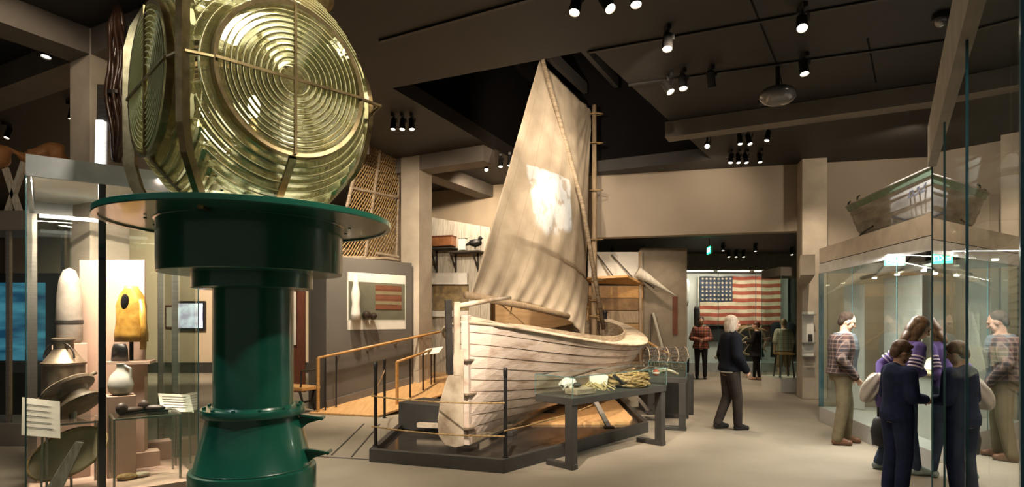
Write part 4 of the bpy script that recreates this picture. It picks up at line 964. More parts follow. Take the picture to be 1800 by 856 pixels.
def glass_table(a0, a1, d0, d1, h, label):
    t = thing('glass_table', label, 'display stand', tuple(LQ((a0+a1)/2, (d0+d1)/2, .101)), 0, 'glass-topped stands in the left case')
    b = MB(); b.prism([LQ(a0, d0)[:2], LQ(a1, d0)[:2], LQ(a1, d1)[:2], LQ(a0, d1)[:2]], h-.008, h); b.build('glass_top', GLASS, t)
    b = MB(); frame_band(b, [LQ(a0, d0)[:2], LQ(a1, d0)[:2], LQ(a1, d1)[:2], LQ(a0, d1)[:2]], h-.025, h-.009, .02); b.build('top_frame', M_steel, t)
    for a, d in ((a0, d0), (a1, d0), (a1, d1), (a0, d1)):
        p = LQ(a+(.01 if a == a0 else -.01), d+(.01 if d == d0 else -.01)); b = MB(); b.box((p.x, p.y, (h-.025+.101)/2), (.02, .02, h-.025-.101), R(38)); b.build('leg', M_steel, t)
    return t
glass_table(.13, .52, .15, .58, .74, 'small steel-legged glass stand carrying the wooden spool at the left')
glass_table(.62, 1.18, .15, .60, .74, 'wider steel-legged glass stand carrying dark boots, nearer the pedestal')
# spool
sc = LQ(.33, .36, .93); ax = V((.606, -.108, -.78)).normalized()
t = thing('wooden_spool', 'tilted dark wooden spool with handle on the left glass stand', 'spool', tuple(LQ(.33, .36, .741)))
M_spool = pm('spool_wood', (.24, .18, .12), (.12, .085, .05), rough=.5, scale=7)
q = ax.to_track_quat('Z', 'Y').to_matrix().to_4x4(); q.translation = sc+UP*.01
b = MB(); b.lathe([(.06, -.13), (.21, -.115), (.225, -.10), (.22, -.075), (.15, -.05), (.13, 0), (.15, .05), (.20, .075), (.205, .10), (.19, .115), (.03, .12)], m=q, seg=40); b.build('spool_body', M_spool, t, smooth=True, auto=40)
b = MB(); c = sc-ax*.115; b.tube([c, c-ax*.06+V((.10, .1, .02)), c-ax*.09+V((.20, .18, .06))], .018, 8); b.build('crank_handle', M_spool, t, smooth=True)
b = MB(); b.tube([LQ(.33, .36, .741), sc], .03, 8); b.build('mount_peg', M_steel, t)
# label, platter, old paddle
def labelstand(c, wv, hv, lab, leg=True, gname='label_stand'):
    t = thing(gname, lab, 'sign', (c.x, c.y, .101)); wv, hv = V(wv), V(hv)
    b = MB(); b.slab([c-wv-hv, c+wv-hv, c+wv+hv, c-wv+hv], .012); b.build('label_panel', M_paper, t)
    n = wv.cross(hv).normalized(); n = -n if n.y > 0 else n; b = MB()
    for k in range(5): y = .6-.3*k; b.slab([c-wv*.8+hv*y+n*.016, c+wv*random.uniform(.2, .8)+hv*y+n*.016, c+wv*.6+hv*(y+.05)+n*.016, c-wv*.8+hv*(y+.05)+n*.016], .001)
    b.build('label_text', M_ink, t)
    if leg: b = MB(); b.tube([V((c.x, c.y, .101)), c+V((0, .02, -.02))], .01, 6); b.build('stand_pole', M_steel, t)
labelstand(LQ(.10, .12, .80), CU*.13-UP*.03, (CV*.08+UP*.15), 'white tilted label on a pole at the left corner of the left case')
labelstand(LQ(1.22, .75, .76), CU*.15-UP*.02, (CV*.12+UP*.08), 'white tilted label behind the right pane, touching the pedestal outline')
t = thing('platter', 'big oval cream platter with yellow rim leaning under the left glass stand', 'platter', tuple(LQ(.34, .28, .101)))
q = basis(CU*.8+UP*.55, (-CV*.75+UP*.5-CU*.1), LQ(.30, .30, .42)); q = q @ Matrix.Diagonal((1.25, .8, 1, 1))
b = MB(); b.lathe([(.002, .0), (.12, .003), (.20, .03), (.255, .055), (.26, .05), (.21, .012), (.12, -.018), (.002, -.02)], m=q, seg=40, cap=False); b.build('dish', pm('cream_glaze', (.70, .62, .42), (.58, .48, .28), rough=.25), t, smooth=True)
b = MB(); b.tube([q @ V((.252*math.cos(a), .252*math.sin(a), .056)) for a in [2*PI*i/40 for i in range(41)]], .012, 6); b.build('rim', pm('ochre_rim', (.42, .30, .12)), t, smooth=True)
b = MB(); b.tube([LQ(.32, .42, .101), LQ(.31, .36, .40)], .012, 6); b.build('plate_stand', M_steel, t)
b = MB(); b.slab([LQ(.08, .06, .102), LQ(.22, .06, .102), LQ(.40, .14, .55), LQ(.34, .14, .57)], .03); tag(b.build('old_paddle', M_wplank, bevel=.006), 'grey weathered paddle blade leaning at the front of the left case', 'paddle')
# vest, trousers, bottle, boots, small finds
pv = P(231, 556, 6.28); psf = V((pv.x, pv.y, 0))
t = thing('costume_shelf', 'pinkish shelf column under the yellow oilskin vest', 'shelf', (psf.x, psf.y, .101)); b = MB(); b.box((psf.x, psf.y, 1.205), (.40, .30, .03), R(20)); b.build('shelf_board', M_pink, t)
b = MB(); b.box((psf.x+.02, psf.y+.05, .645), (.18, .16, 1.088), R(20)); b.build('column', M_pink, t)
t = thing('oilskin_vest', 'yellow oilskin vest on a stand in the left case', 'vest', (psf.x, psf.y, 1.22))
M_oil = pm('yellow_oilskin', (.60, .34, .07), (.36, .18, .03), rough=.4, scale=12, bump=.4)
b = MB(); rg = []
for z, rx, ry in ((1.42, .17, .11), (1.5, .165, .11), (1.65, .15, .11), (1.80, .15, .10), (1.90, .12, .085), (1.97, .075, .07), (2.0, .065, .06)):
    rg.append([V((psf.x+rx*math.cos(a)+.006*math.sin(5*a+z*20), psf.y+ry*math.sin(a), z)) for a in [2*PI*i/24 for i in range(24)]])
b.rings(rg); b.build('vest_body', M_oil, t, smooth=True)
b = MB(); b.ell((psf.x-.01, psf.y-.085, 1.83), (.045, .03, .09)); b.build('arm_hole', M_void, t, smooth=True)
b = MB(); b.tube([V((psf.x+.12, psf.y-.03, 1.86)), V((psf.x+.16, psf.y-.05, 1.6)), V((psf.x+.155, psf.y-.05, 1.34))], .03, 8); b.build('loose_strap', M_oil, t, smooth=True)
b = MB(); b.tube([V((psf.x, psf.y, 1.22)), V((psf.x, psf.y, 1.45))], .02, 8); b.build('stand_pole', M_black, t)
b = MB(); b.rings([[V((psf.x-.05+rx*math.cos(a), psf.y-.11+.04*math.sin(a), z)) for a in [2*PI*i/14 for i in range(14)]] for z, rx in ((1.221, .09), (1.35, .08), (1.40, .06))]); tag(b.build('leather_pouch', M_black, smooth=True), 'black leather pouch on the shelf below the yellow vest', 'pouch')
pw = P(212, 690, 6.0); pw.z = 0; plinth(pw, (.24, .24), .101, .895, 'pinkish plinth under the white jug in the left case')
t = thing('white_jug', 'round white jug standing behind the dark boots', 'jug', (pw.x, pw.y, .896)); b = MB(); b.lathe([(.06, .896), (.10, .93), (.115, 1.0), (.09, 1.09), (.04, 1.15), (.035, 1.20), (.045, 1.21)], pw, 28); b.build('jug_body', pm('white_glaze', (.8, .77, .7), rough=.2), t, smooth=True)
b = MB(); b.tube([V((pw.x+.04, pw.y, 1.19)), V((pw.x+.10, pw.y, 1.16)), V((pw.x+.10, pw.y, 1.06))], .012, 6); b.build('jug_handle', M_white, t)
M_lea = pm('dark_leather', (.09, .06, .045), (.045, .03, .022), rough=.45)
def boot(p, a, lab):
    t = thing('old_boot', lab, 'boot', tuple(p), a, 'old boots on the glass stand')
    b = MB(); b.ell((0.05, 0, .035), (.11, .042, .034)); b.ell((-.04, 0, .06), (.055, .042, .06)); b.build('upper', M_lea, t, smooth=True, world=False)
    b = MB(); b.rings([[V((.06+.125*math.cos(k), .05*math.sin(k), z)) for k in [2*PI*i/18 for i in range(18)]] for z in (0, .018)]); b.build('sole', M_black, t, world=False)
boot(LQ(.74, .34, .741), R(60), 'dark old boot on the glass stand at the post side')
boot(LQ(.93, .42, .741), R(10), 'dark old boot lying on the glass stand towards the pedestal')
for k, (x, y, r_, lab) in enumerate([(226, 822, .07, 'yellowish carved lump lying deepest on the left case floor'), (222, 843, .06, 'ochre lump in the middle of the left case floor'), (248, 838, .05, 'small buff lump beside the ochre one on the left case floor')]):
    p = PH(x, y, .101); p.z = .10+r_*.5
    if (p-CA).dot(CV) < .06: p += CV*(.08-(p-CA).dot(CV))
    blob('carved_find', lab, 'artifact', p, (r_*1.5, r_, r_*.5), [M_oil, M_rope, M_deck][k], group='small finds on the left case floor', rzz=.5, noise=.10)
plinth(LQ(.98, .95), (.22, .2), .101, .26, 'low pinkish block at the back of the left case floor'); plinth(LQ(1.12, 1.25), (.25, .2), .101, .3, 'low pinkish block nearest the right rear pane of the left case')
p = LQ(.78, .72, .101); b = MB(); b.tube([p+UP*.02, p+V((-.08, .12, .34))], .03, 8, .008); tag(b.build('green_blade', pm('verdigris', (.10, .16, .12), rough=.5)), 'dark green blade leaning under the boots stand', 'blade')

# ------------------------------------------------------------------ boat-topped case on the right
KD = V((-.147, -.989, 0)); KN = V((.989, -.147, 0)); K0 = V((5.0, 9.72, 0)); KL, KDp = 4.3, 1.5
def KQ(a, d, z=0): return K0+KD*a+KN*d+UP*z
kcp = [KQ(0, 0)[:2], KQ(KL, 0)[:2], KQ(KL, KDp)[:2], KQ(0, KDp)[:2]]
t = thing('boat_case', 'long white-lined glass show case carrying the small grey boat', 'display case', tuple(KQ(KL/2, .7)))
b = MB(); b.prism(kcp, 0, .24); b.build('case_base', M_grit, t, bevel=.004)
panes(t, kcp, .24, 2.40, GLASS)
b = MB(); frame_band(b, kcp, 2.40, 2.555, .03); b.build('lower_band', pm('silver_band', (.52, .51, .48), rough=.4), t)
b = MB(); b.prism(kcp, 2.565, 2.80); b.build('upper_band', M_beam if False else pm('case_crown', (.46, .40, .32), rough=.6), t)
b = MB(); b.prism(inset(kcp, .01), 2.555, 2.565); b.build('shadow_gap', M_void, t)
for a in (1.28, 2.58, 3.9):
    p = KQ(a, -.001); b = MB(); b.box((p.x, p.y, 1.32), (.006, .010, 2.16), -R(8.5)); b.build('pane_joint', EDGE, t)
b = MB(); p = KQ(.0, .03); b.box((p.x, p.y, 1.32), (.06, .05, 2.16), -R(8.5)); b.build('corner_post', EDGE_DARK, t)
b = MB(); b.slab([KQ(.1, 1.42, .24), KQ(KL-.1, 1.42, .24), KQ(KL-.1, 1.42, 2.4), KQ(.1, 1.42, 2.4)], .03); b.build('back_wall', M_white, t)
b = MB(); b.slab([KQ(.12, .95, .25), KQ(1.0, 1.05, .25), KQ(1.0, 1.05, 2.3), KQ(.12, .95, 2.3)], .03); b.build('white_screen', M_white, t)
b = MB(); b.slab([KQ(1.55, .95, .25), KQ(4.1, .95, .25), KQ(4.1, .95, 2.35), KQ(1.55, .95, 2.35)], .03); b.build('blue_screen', pm('slate_blue', (.13, .19, .21), (.10, .15, .17), rough=.7), t)
b = MB(); b.slab([KQ(2.0, .93, 1.3), KQ(3.95, .93, 1.3), KQ(3.95, .93, 2.08), KQ(2.0, .93, 2.08)], .01); b.build('map_sheet', pm('map_paper', (.30, .25, .19), (.16, .17, .16), rough=.8, scale=3, detail=12), t)
b = MB(); b.tube([KQ(.35, .5, 2.3), KQ(1.0, .62, 2.33), KQ(1.9, .6, 2.33), KQ(KL-.4, .4, 2.32)], .03, 10); b.build('light_rail', M_steel, t, smooth=True)
b = MB()
for a in (.6, 1.3, 2.0, 2.7, 3.4): b.lathe([(.03, 0), (.03, .02)], KQ(a, .58, 2.27), 12)
b.build('rail_lamps', M_lampon, t)
b = MB(); b.slab([KQ(.10, .35, .25), KQ(.34, .55, .25), KQ(.34, .55, 2.2), KQ(.10, .35, 2.2)], .02); b.build('shelf_panel', M_grit, t)
for k, (a0, a1, z0, z1, lab) in enumerate([(1.62, 1.82, .98, 1.72, 'lower left document sheet on the slate panel behind the woman'), (1.88, 2.10, 1.1, 1.85, 'taller pale document sheet, second from the left on the slate panel'), (2.14, 2.36, 1.1, 1.86, 'taller pale document sheet, third from the left on the slate panel'), (2.40, 2.55, .98, 1.72, 'document sheet right of the two taller ones on the slate panel')]):
    t2 = thing('document_sheet', lab, 'document', tuple(KQ((a0+a1)/2, .93, z0)), 0, 'document sheets in the boat-topped case')
    b = MB(); b.slab([KQ(a0, .92, z0), KQ(a1, .92, z0), KQ(a1, .92, z1), KQ(a0, .92, z1)], .006); b.build('sheet', M_paper, t2)
    b = MB()
    for i in range(12): zz = z1-.05-.05*i; b.slab([KQ(a0+.02, .912, zz), KQ(a1-.02-random.random()*.05, .912, zz), KQ(a1-.03, .912, zz+.008), KQ(a0+.02, .912, zz+.008)], .001)
    b.build('writing', M_ink, t2)
t2 = thing('reading_desk', 'tan slanted desk with open papers in the boat-topped case behind the woman', 'desk', tuple(KQ(2.9, .5, .24)))
b = MB(); b.slab([KQ(2.3, .25, 1.0), KQ(3.5, .25, 1.0), KQ(3.5, .80, 1.32), KQ(2.3, .80, 1.32)], .03); b.build('desk_top', pm('tan_board', (.58, .40, .24), rough=.6), t2)
b = MB(); b.prism([KQ(2.4, .3)[:2], KQ(3.4, .3)[:2], KQ(3.4, .7)[:2], KQ(2.4, .7)[:2]], .241, 1.0); b.build('desk_body', M_grit, t2)
b = MB(); b.slab([KQ(2.45, .29, 1.06), KQ(2.9, .29, 1.06), KQ(2.9, .6, 1.24), KQ(2.45, .6, 1.24)], .006); b.build('open_paper', M_paper, t2)
# boat on top
DB = KQ(0, .62, 2.80)
t = thing('rowing_boat', 'small grey rowing boat with green gunwale on top of the right show case', 'boat', tuple(KQ(2.3, .6, 2.8)))
M_oldgrey = pm('old_grey_paint', (.40, .38, .33), (.22, .20, .165), rough=.75, scale=3, stretch=(1, .6, 3), detail=12)
DL = 4.2
def dory(s, v, side, off=0):
    wv = .60*(math.sin(PI*min(.985, max(.015, s*.86+.07)))**.55); zb = .02+.10*abs(2*s-1)**3; zt = .52+.13*(2*s-1)**2
    return KQ(.15+DL*s+(.12-.16*v if s < .3 else 0)*(1-min(1, s/.3)), .66)+KN*side*((.10+(wv-.10)*v**.62)+off)+UP*(2.80+zb+(zt-zb)*v)
b = MB()
for side in (-1, 1):
    g = []
    for v, off in ((0, 0), (.22, 0), (.23, .012), (.46, 0), (.47, .012), (.70, 0), (.71, .012), (.86, .0)):
        g.append([b.bm.verts.new(dory(i/32, v, side, off)) for i in range(33)])
    for r_ in range(len(g)-1):
        for i in range(32): b.face([g[r_][i], g[r_][i+1], g[r_+1][i+1], g[r_+1][i]])
for i in range(32):
    pass
for e in (0, 1):
    b.poly([dory(e, v, -1) for v in (0, .3, .6, .86)]+[dory(e, v, 1) for v in (.86, .6, .3, 0)])
b.poly([dory(i/32, 0, -1) for i in range(33)]+[dory(i/32, 0, 1) for i in range(32, -1, -1)])
b.build('hull', M_oldgrey, t)
M_gg = pm('faded_green', (.17, .24, .15), (.13, .18, .11), rough=.7)
b = MB()
for side in (-1, 1):
    g = [[b.bm.verts.new(dory(i/32, v, side, o)) for i in range(33)] for v, o in ((.85, .004), (.85, .028), (1.0, .035), (1.0, -.02))]
    for r_ in range(3):
        for i in range(32): b.face([g[r_][i], g[r_][i+1], g[r_+1][i+1], g[r_+1][i]])
for e in (0, 1): b.poly([dory(e, .85, -1), dory(e, 1, -1), dory(e, 1, 1), dory(e, .85, 1)])
b.build('gunwale', M_gg, t)
b = MB(); b.tube([dory(i/24, .985-.0*i, -1, .04)+UP*0 for i in range(25)], .012, 6); b.build('rub_rail', M_oldgrey, t)
b = MB(); b.tube([dory(.0, .1, -1, .01), dory(.10, .22, -1, .012), dory(.22, .30, -1, .015)], .012, 6); b.build('bilge_rail', M_iron, t)
b = MB(); b.tube([dory(.40, .36, -1, .02), dory(.46, .18, -1, .02), dory(.56, .08, -1, .02), dory(.66, .08, -1, .02)], .014, 6); b.build('lower_rail', M_iron, t)
for s in (.02, .22): b = MB(); c = dory(s, 1, -1); b.tube([c+V((0, 0, 0)), c+UP*.06, c+UP*.07+KD*.07], .014, 6); b.build('rowlock', M_iron, t)
c = dory(.575, .70, -1, .03); c2 = dory(.66, .70, -1, .03); text('painted_letters', 'B32', .26, basis(c2-c, -KN+UP*.25, c.lerp(c2, .5)), pm('dark_paint', (.05, .05, .06), rough=.7), t)
spot((2.6, 4.4, 4.7), dory(.72, .75, -1)+UP*.22, 2600, 19, .06, (.95, .95, 1), .01, 'boat_highlight')
# column label shelf and header beside the case
t = thing('label_shelf', 'stack of three small white label shelves on the pale column', 'shelf', tuple(P(1422, 625, 12.28)))
b = MB(); q = P(1423, 587, 12.25); b.box((q.x, q.y+.07, q.z), (.22, .03, .92), -R(13)); b.build('back_board', M_white, t)
for y in (553, 603, 627): q = P(1423, y, 12.2); b = MB(); b.box((q.x, q.y+.04, q.z), (.26, .10, .025), -R(13)); b.build('shelf_ledge', M_steel, t)
b = MB(); q = P(1427, 592, 12.2); b.box((q.x, q.y+.06, q.z-.02), (.07, .05, .14)); b.build('small_object', M_iron, t)
wallbox('trim_header', (5.05, 9.95), (6.15, 12.35), 2.40, 2.74, M_conc, .22)

# ------------------------------------------------------------------ tall reflective glass case at the right edge
MN = V((.845, -.534, 0)); MD = V((.534, .845, 0))
def MQ(Y, d, z=0): return V((.633*Y+.355, Y, 0))+MN*d+UP*z
t = thing('tall_glass_case', 'very tall mirror-like glass case filling the right edge', 'display case', tuple(MQ(3, .7)))
ys = [5.04, 3.9, 2.76, 1.6, .5]
for a, e in zip(ys, ys[1:]):
    b = MB(); b.prism([MQ(a-.004, 0)[:2], MQ(e+.004, 0)[:2], MQ(e+.004, .012)[:2], MQ(a-.004, .012)[:2]], .12, 2.945); b.build('front_pane', MIRRORY, t)
b = MB(); b.prism([MQ(5.04, .016)[:2], MQ(5.04, 1.4)[:2], (MQ(5.04, 1.4)-MD*.012)[:2], (MQ(5.04, .016)-MD*.012)[:2]], .12, 2.945); b.build('end_pane', GLASS, t)
for y_, m_, w_ in ((5.04, EDGE, .012), (3.9, EDGE, .008), (2.76, EDGE_DARK, .018), (1.6, pm('blue_edge', (.10, .36, .50), rough=.2), .03)):
    b = MB(); q = MQ(y_, -.002); b.box((q.x, q.y, 1.53), (w_, .008, 2.82), R(57.7)); b.build('glass_joint', m_, t)
cp = [MQ(5.04, -.02)[:2], MQ(.5, -.02)[:2], MQ(.5, 1.45)[:2], MQ(5.04, 1.45)[:2]]
b = MB(); b.prism(cp, 0, .12); b.build('case_base', M_grit, t)
b = MB(); b.prism([MQ(5.06, -.03)[:2], MQ(.5, -.03)[:2], MQ(.5, .03)[:2], MQ(5.06, .03)[:2]], 2.945, 3.29); b.build('fascia', pm('fascia_paint', (.50, .455, .39), rough=.6), t)
b = MB(); b.prism([MQ(5.06, .03)[:2], MQ(.5, .03)[:2], MQ(.5, 1.45)[:2], MQ(5.06, 1.45)[:2]], 3.0, 3.28); b.build('case_top', M_char, t)
b = MB(); b.prism([MQ(5.03, .03)[:2], MQ(.5, .03)[:2], MQ(.5, .075)[:2], MQ(5.03, .075)[:2]], 2.945, 3.0); b.build('inner_rail', M_beam, t)
b = MB(); b.prism([MQ(5.0, 1.2)[:2], MQ(.5, 1.2)[:2], MQ(.5, 1.3)[:2], MQ(5.0, 1.3)[:2]], .12, 3.0); b.build('back_wall', pm('case_dark_wall', (.10, .09, .08), rough=.8), t)
t = thing('text_panel', 'pale panel of printed lines inside the mirror-like glass case', 'panel', tuple(MQ(2.8, .25, .12)))
b = MB(); b.prism([MQ(3.22, .22)[:2], MQ(2.5, .22)[:2], MQ(2.5, .25)[:2], MQ(3.22, .25)[:2]], .121, 2.05); b.build('panel_board', pm('panel_cream', (.70, .64, .54), rough=.7), t)
b = MB()
for k in range(18): z = 1.97-.04*k; b.slab([MQ(3.18, .216, z), MQ(2.58+random.random()*.3, .216, z), MQ(2.58, .216, z+.011), MQ(3.18, .216, z+.011)], .001)
b.build('printed_lines', M_ink, t)
t = thing('opal_lamp', 'pair of white glass shades hanging high inside the mirror-like glass case', 'lamp', tuple(MQ(2.45, .25, 2.15)))
c = P(1797, 310, 2.35)
c = MQ(3.02, .2, 0); q0 = V((c.x, c.y, 2.36))
b = MB(); b.lathe([(.004, .10), (.02, .095), (.035, .07), (.058, .03), (.06, .022)], q0, 28); b.build('upper_shade', pm('opal_glass', (.85, .80, .70), rough=.3), t, smooth=True)
b = MB(); b.lathe([(.062, -.015), (.052, -.05), (.036, -.10), (.018, -.125), (.004, -.128)], q0, 28); b.build('lower_shade', M_white, t, smooth=True)
b = MB(); b.tube([q0-UP*.05, q0+UP*.635], .006, 6); b.build('hanging_wire', M_steel, t)

# ------------------------------------------------------------------ far room: flag case
t = thing('flag_case', 'wide glass show case holding the old flag in the far room', 'display case', (7.3, 19.8, 0))
fcp = [(5.40, 19.0), (9.6, 19.0), (9.6, 20.7), (5.40, 20.7)]
b = MB(); b.prism(fcp, 0, .28); b.build('case_base', pm('pale_plinth', (.42, .46, .45), rough=.6), t)
b = MB(); b.prism(fcp, 3.24, 3.755); b.build('case_header', pm('grey_green_header', (.26, .26, .23), rough=.6), t)
panes(t, fcp, .28, 3.24, GLASS, skip=(2,))
for x in (6.56, 7.75): b = MB(); b.box((x, 18.99, 1.76), (.01, .012, 2.96)); b.build('pane_joint', EDGE, t)
b = MB(); b.box((7.5, 20.66, 1.76), (4.1, .04, 2.96)); b.build('back_wall', M_white, t)
b = MB()
for x0, x1 in ((5.55, 6.5), (6.65, 7.65), (7.85, 8.7)): b.box(((x0+x1)/2, 19.3, 3.22), (x1-x0, .06, .03))
b.build('light_strips', emis('case_strip', (1, .93, .8), 5), t)
b = MB(); b.box((7.9, 20.55, 1.2), (2.7, .02, .62)); b.build('caption_panel', M_char, t)
t = thing('flag', 'old faded flag with red and white stripes and blue starred corner', 'flag', (7.8, 20.4, 1.5))
FX0, FX1, FZ0, FZ1, FY = 6.42, 9.20, 1.50, 3.13, 20.42
M_fr = pm('faded_red', (.50, .13, .08), (.40, .10, .065), rough=.9); M_fw = pm('faded_white', (.76, .62, .44), (.66, .52, .36), rough=.9); M_fb = pm('faded_blue', (.075, .09, .13), (.05, .06, .09), rough=.9)
b = MB(); NXf, NZf = 60, 13*4
g = [[b.bm.verts.new((FX0+(FX1-FX0)*i/NXf, FY+.020*math.sin(i*.5)+.012*math.sin(j*.4+i*.2), FZ0+(FZ1-FZ0)*j/NZf+.010*math.sin(i*.35))) for i in range(NXf+1)] for j in range(NZf+1)]
for j in range(NZf):
    for i in range(NXf):
        st = j//4; b.mi = 0 if st % 2 == 0 else 1
        if i < NXf*.40 and st >= 6: b.mi = 2
        b.face([g[j][i], g[j][i+1], g[j+1][i+1], g[j+1][i]])
fl = b.build('cloth', [M_fr, M_fw, M_fb], t); so = fl.modifiers.new('cloth', 'SOLIDIFY'); so.thickness = .006
b = MB()
for r_ in range(6):
    for c_ in range(8):
        cx_, cz_ = FX0+.085+c_*.135, FZ1-.085-r_*.140
        b.slab([V((cx_+(.052 if k % 2 == 0 else .022)*math.sin(PI*k/5), FY-.042, cz_+(.052 if k % 2 == 0 else .022)*math.cos(PI*k/5))) for k in range(10)], .004)
b.build('stars', M_fw, t)
b = MB(); b.box(((FX0+FX1)/2, FY+.07, FZ0-.03), (2.86, .05, .05)); b.box((FX0-.03, FY+.07, (FZ0+FZ1)/2), (.03, .05, 1.68)); b.build('mount_frame', M_paper, t)
for k, (x, z0, z1, lab, m_) in enumerate([(5.58, .281, 2.9, 'leftmost white oar upright in the flag case', M_white), (5.82, .281, 3.0, 'second white oar upright in the flag case', M_white), (6.15, .281, 2.1, 'short dark oar upright beside the flag', M_iron)]):
    t = thing('oar', lab, 'oar', (x, 19.9, z0), 0, 'upright oars in the flag case'); b = MB(); b.tube([V((x, 19.9, z0)), V((x, 19.9, z1-.9))], .035, 10); b.build('shaft', m_, t)
    b = MB(); b.rings([[V((x+w_*math.cos(a), 19.9+.03*math.sin(a), z)) for a in [2*PI*i/12 for i in range(12)]] for z, w_ in ((z1-.9, .035), (z1-.7, .085), (z1-.1, .09), (z1, .06))]); b.build('blade', m_, t, smooth=True)
t = thing('ship_wheel', 'spoked wheel standing under the flag', 'wheel', (7.85, 19.5, .281)); c = V((7.85, 19.6, .95))
b = MB(); b.tube([c+V((.46*math.cos(a), 0, .46*math.sin(a))) for a in [2*PI*i/32 for i in range(33)]], .035, 8); b.build('rim', M_spar, t, smooth=True)
for k in range(8):
    a = 2*PI*k/8+.2; b = MB(); b.tube([c+V((.06*math.cos(a), 0, .06*math.sin(a))), c+V((.60*math.cos(a), 0, .60*math.sin(a)))], .02, 6); b.build('spoke', M_spar, t)
b = MB(); b.lathe([(.10, -.05), (.10, .05)], m=basis((1, 0, 0), (0, 1, 0), c), seg=20); b.build('hub', M_brass, t)
b = MB(); b.prism([(7.7, 19.66), (8.0, 19.66), (8.0, 19.9), (7.7, 19.9)], .281, .9); b.build('stand', M_char, t)
b = MB(); b.tube([V((6.55, 19.25, .42)), V((7.0, 19.28, .66)), V((7.6, 19.3, 1.1))], .06, 10, .035); tag(b.build('boat_boom', M_spar), 'brown wooden boom leaning in front of the spoked wheel', 'boom')
t = thing('canoe_model', 'tan curved canoe model above the spoked wheel under the flag', 'canoe', (8.0, 20.3, .9)); b = MB(); b.tube([V((7.3+1.4*i/16, 20.3, 1.28-.10*(2*i/16-1)**2+.08)) for i in range(17)], lambda f: .01+.09*math.sin(PI*f), 10); b.build('hull', M_plank, t, smooth=True)
b = MB(); b.box((8.0, 20.3, .72), (.9, .12, .87)); b.build('stand', M_char, t)
for k, (x, lab) in enumerate(((8.74, 'dark long coat on a headless stand in the middle of the flag case'), (9.16, 'dark long coat on a headless stand nearest the right end of the flag case'))):
    t = thing('coat_mannequin', lab, 'mannequin', (x, 19.7, .281))
    b = MB(); b.rings([[V((x+rx*math.cos(a), 19.7+ry*math.sin(a), z)) for a in [2*PI*i/18 for i in range(18)]] for z, rx, ry in ((.42, .21, .17), (.8, .19, .15), (1.05, .17, .13), (1.35, .21, .14), (1.50, .19, .12), (1.58, .07, .07))]); b.build('coat', pm('navy_wool', (.03, .032, .04), rough=.9), t, smooth=True)
    b = MB(); b.tube([V((x, 19.7, .282)), V((x, 19.7, .6))], .03, 8); b.build('stand', M_black, t)
t = thing('exit_sign', 'green lit exit sign seen edge-on before the flag case', 'sign', tuple(P(1247, 440, 15.5)))
c = P(1247, 440, 15.5); rz = math.atan2(c.y, c.x)
M_exit = emis('exit_green', (.02, .95, .30), 5); 
def exit_sign(t, c, d, w_, h_, top=3.76):
    d = V(d).normalized(); n = V((-d.y, d.x, 0))
    b = MB(); b.bar(c-d*w_/2, c+d*w_/2, .035, h_); b.build('sign_box', M_char, t)
    for s_ in (-1, 1):
        b = MB(); q = c+n*s_*.020; b.bar(q-d*w_*.47, q+d*w_*.47, .004, h_*.9); b.build('lit_face', M_exit, t)
        text('exit_letters', 'EXIT', h_*.72, basis(d*(-s_), n*s_, c+n*s_*.024), emis('exit_white', (.75, 1, .8), 6), t)
    b = MB(); b.tube([c+UP*h_*.5, V((c.x, c.y, top))], .012, 6); b.build('hanger', M_black, t)
exit_sign(t, c, (c.x*.94-c.y*.25, c.y*.94+c.x*.25, 0), .36, .20)
t = thing('exit_sign', 'added small green exit sign imitating a reflection under the right show case crown', 'sign', tuple(KQ(1.85, .3, 2.42)))
exit_sign(t, KQ(1.85, .3, 2.425), (.86, -.5, 0), .24, .14, 2.56)  # added glowing sign stands in for a reflection in the case glass
# glass stand by the pale column
t = thing('glass_case', 'narrow glass case on a white base beside the pale column', 'display case', (6.3, 13.9, 0))
gcp = [(6.10, 13.55), (6.75, 13.75), (6.75, 14.6), (6.10, 14.6)]
b = MB(); b.prism(gcp, 0, .30); b.build('case_base', M_white, t); panes(t, gcp, .30, 2.65, GLASS); b = MB(); b.prism(gcp, 2.65, 2.85); b.build('case_header', M_beam, t)
b = MB(); b.box((6.72, 13.75, 1.47), (.05, .05, 2.35)); b.build('post', M_iron, t)
t = thing('wooden_stool', 'small wooden stool inside the narrow glass case', 'stool', (6.42, 14.1, .301))
b = MB(); b.box((6.42, 14.1, .85), (.36, .34, .04)); b.build('seat', M_rail, t)
for sx, sy in ((-1, -1), (1, -1), (1, 1), (-1, 1)): b = MB(); b.bar((6.42+.17*sx, 14.1+.16*sy, .301), (6.42+.13*sx, 14.1+.12*sy, .83), .03, .03); b.build('leg', M_iron, t)
# plank shed and grey wall
t = thing('plank_shed', 'honey-coloured plank shed front with projecting eave beyond the mast', 'shed', (2.6, 14.8, 0))
for k in range(8):
    z = .02+.31*k; b = MB(); b.box((2.55, 14.75, z+.15), (1.35, .05, .295)); b.build('plank', [M_plank, M_rail, pm('dark_plank', (.26, .15, .06), (.17, .09, .035), rough=.6), M_spar][(k*3) % 4], t)
b = MB(); b.slab([(1.8, 14.3, 2.62), (2.75, 14.2, 2.66), (3.25, 14.72, 2.5), (1.8, 14.75, 2.55)], .06); b.build('eave_board', M_rail, t)
b = MB(); b.box((2.55, 14.80, 2.95), (1.35, .04, .75)); b.build('upper_panel', M_white, t)
for x0, x1 in ((2.1, 2.5), (2.45, 2.95)): b = MB(); b.bar((x0, 14.7, 3.25), (x1, 14.6, 2.68), .03, .03); b.build('roof_strut', M_iron, t)
b = MB(); b.box((3.16, 14.73, 1.7), (.06, .08, 3.3)); b.build('corner_post', M_spar, t)
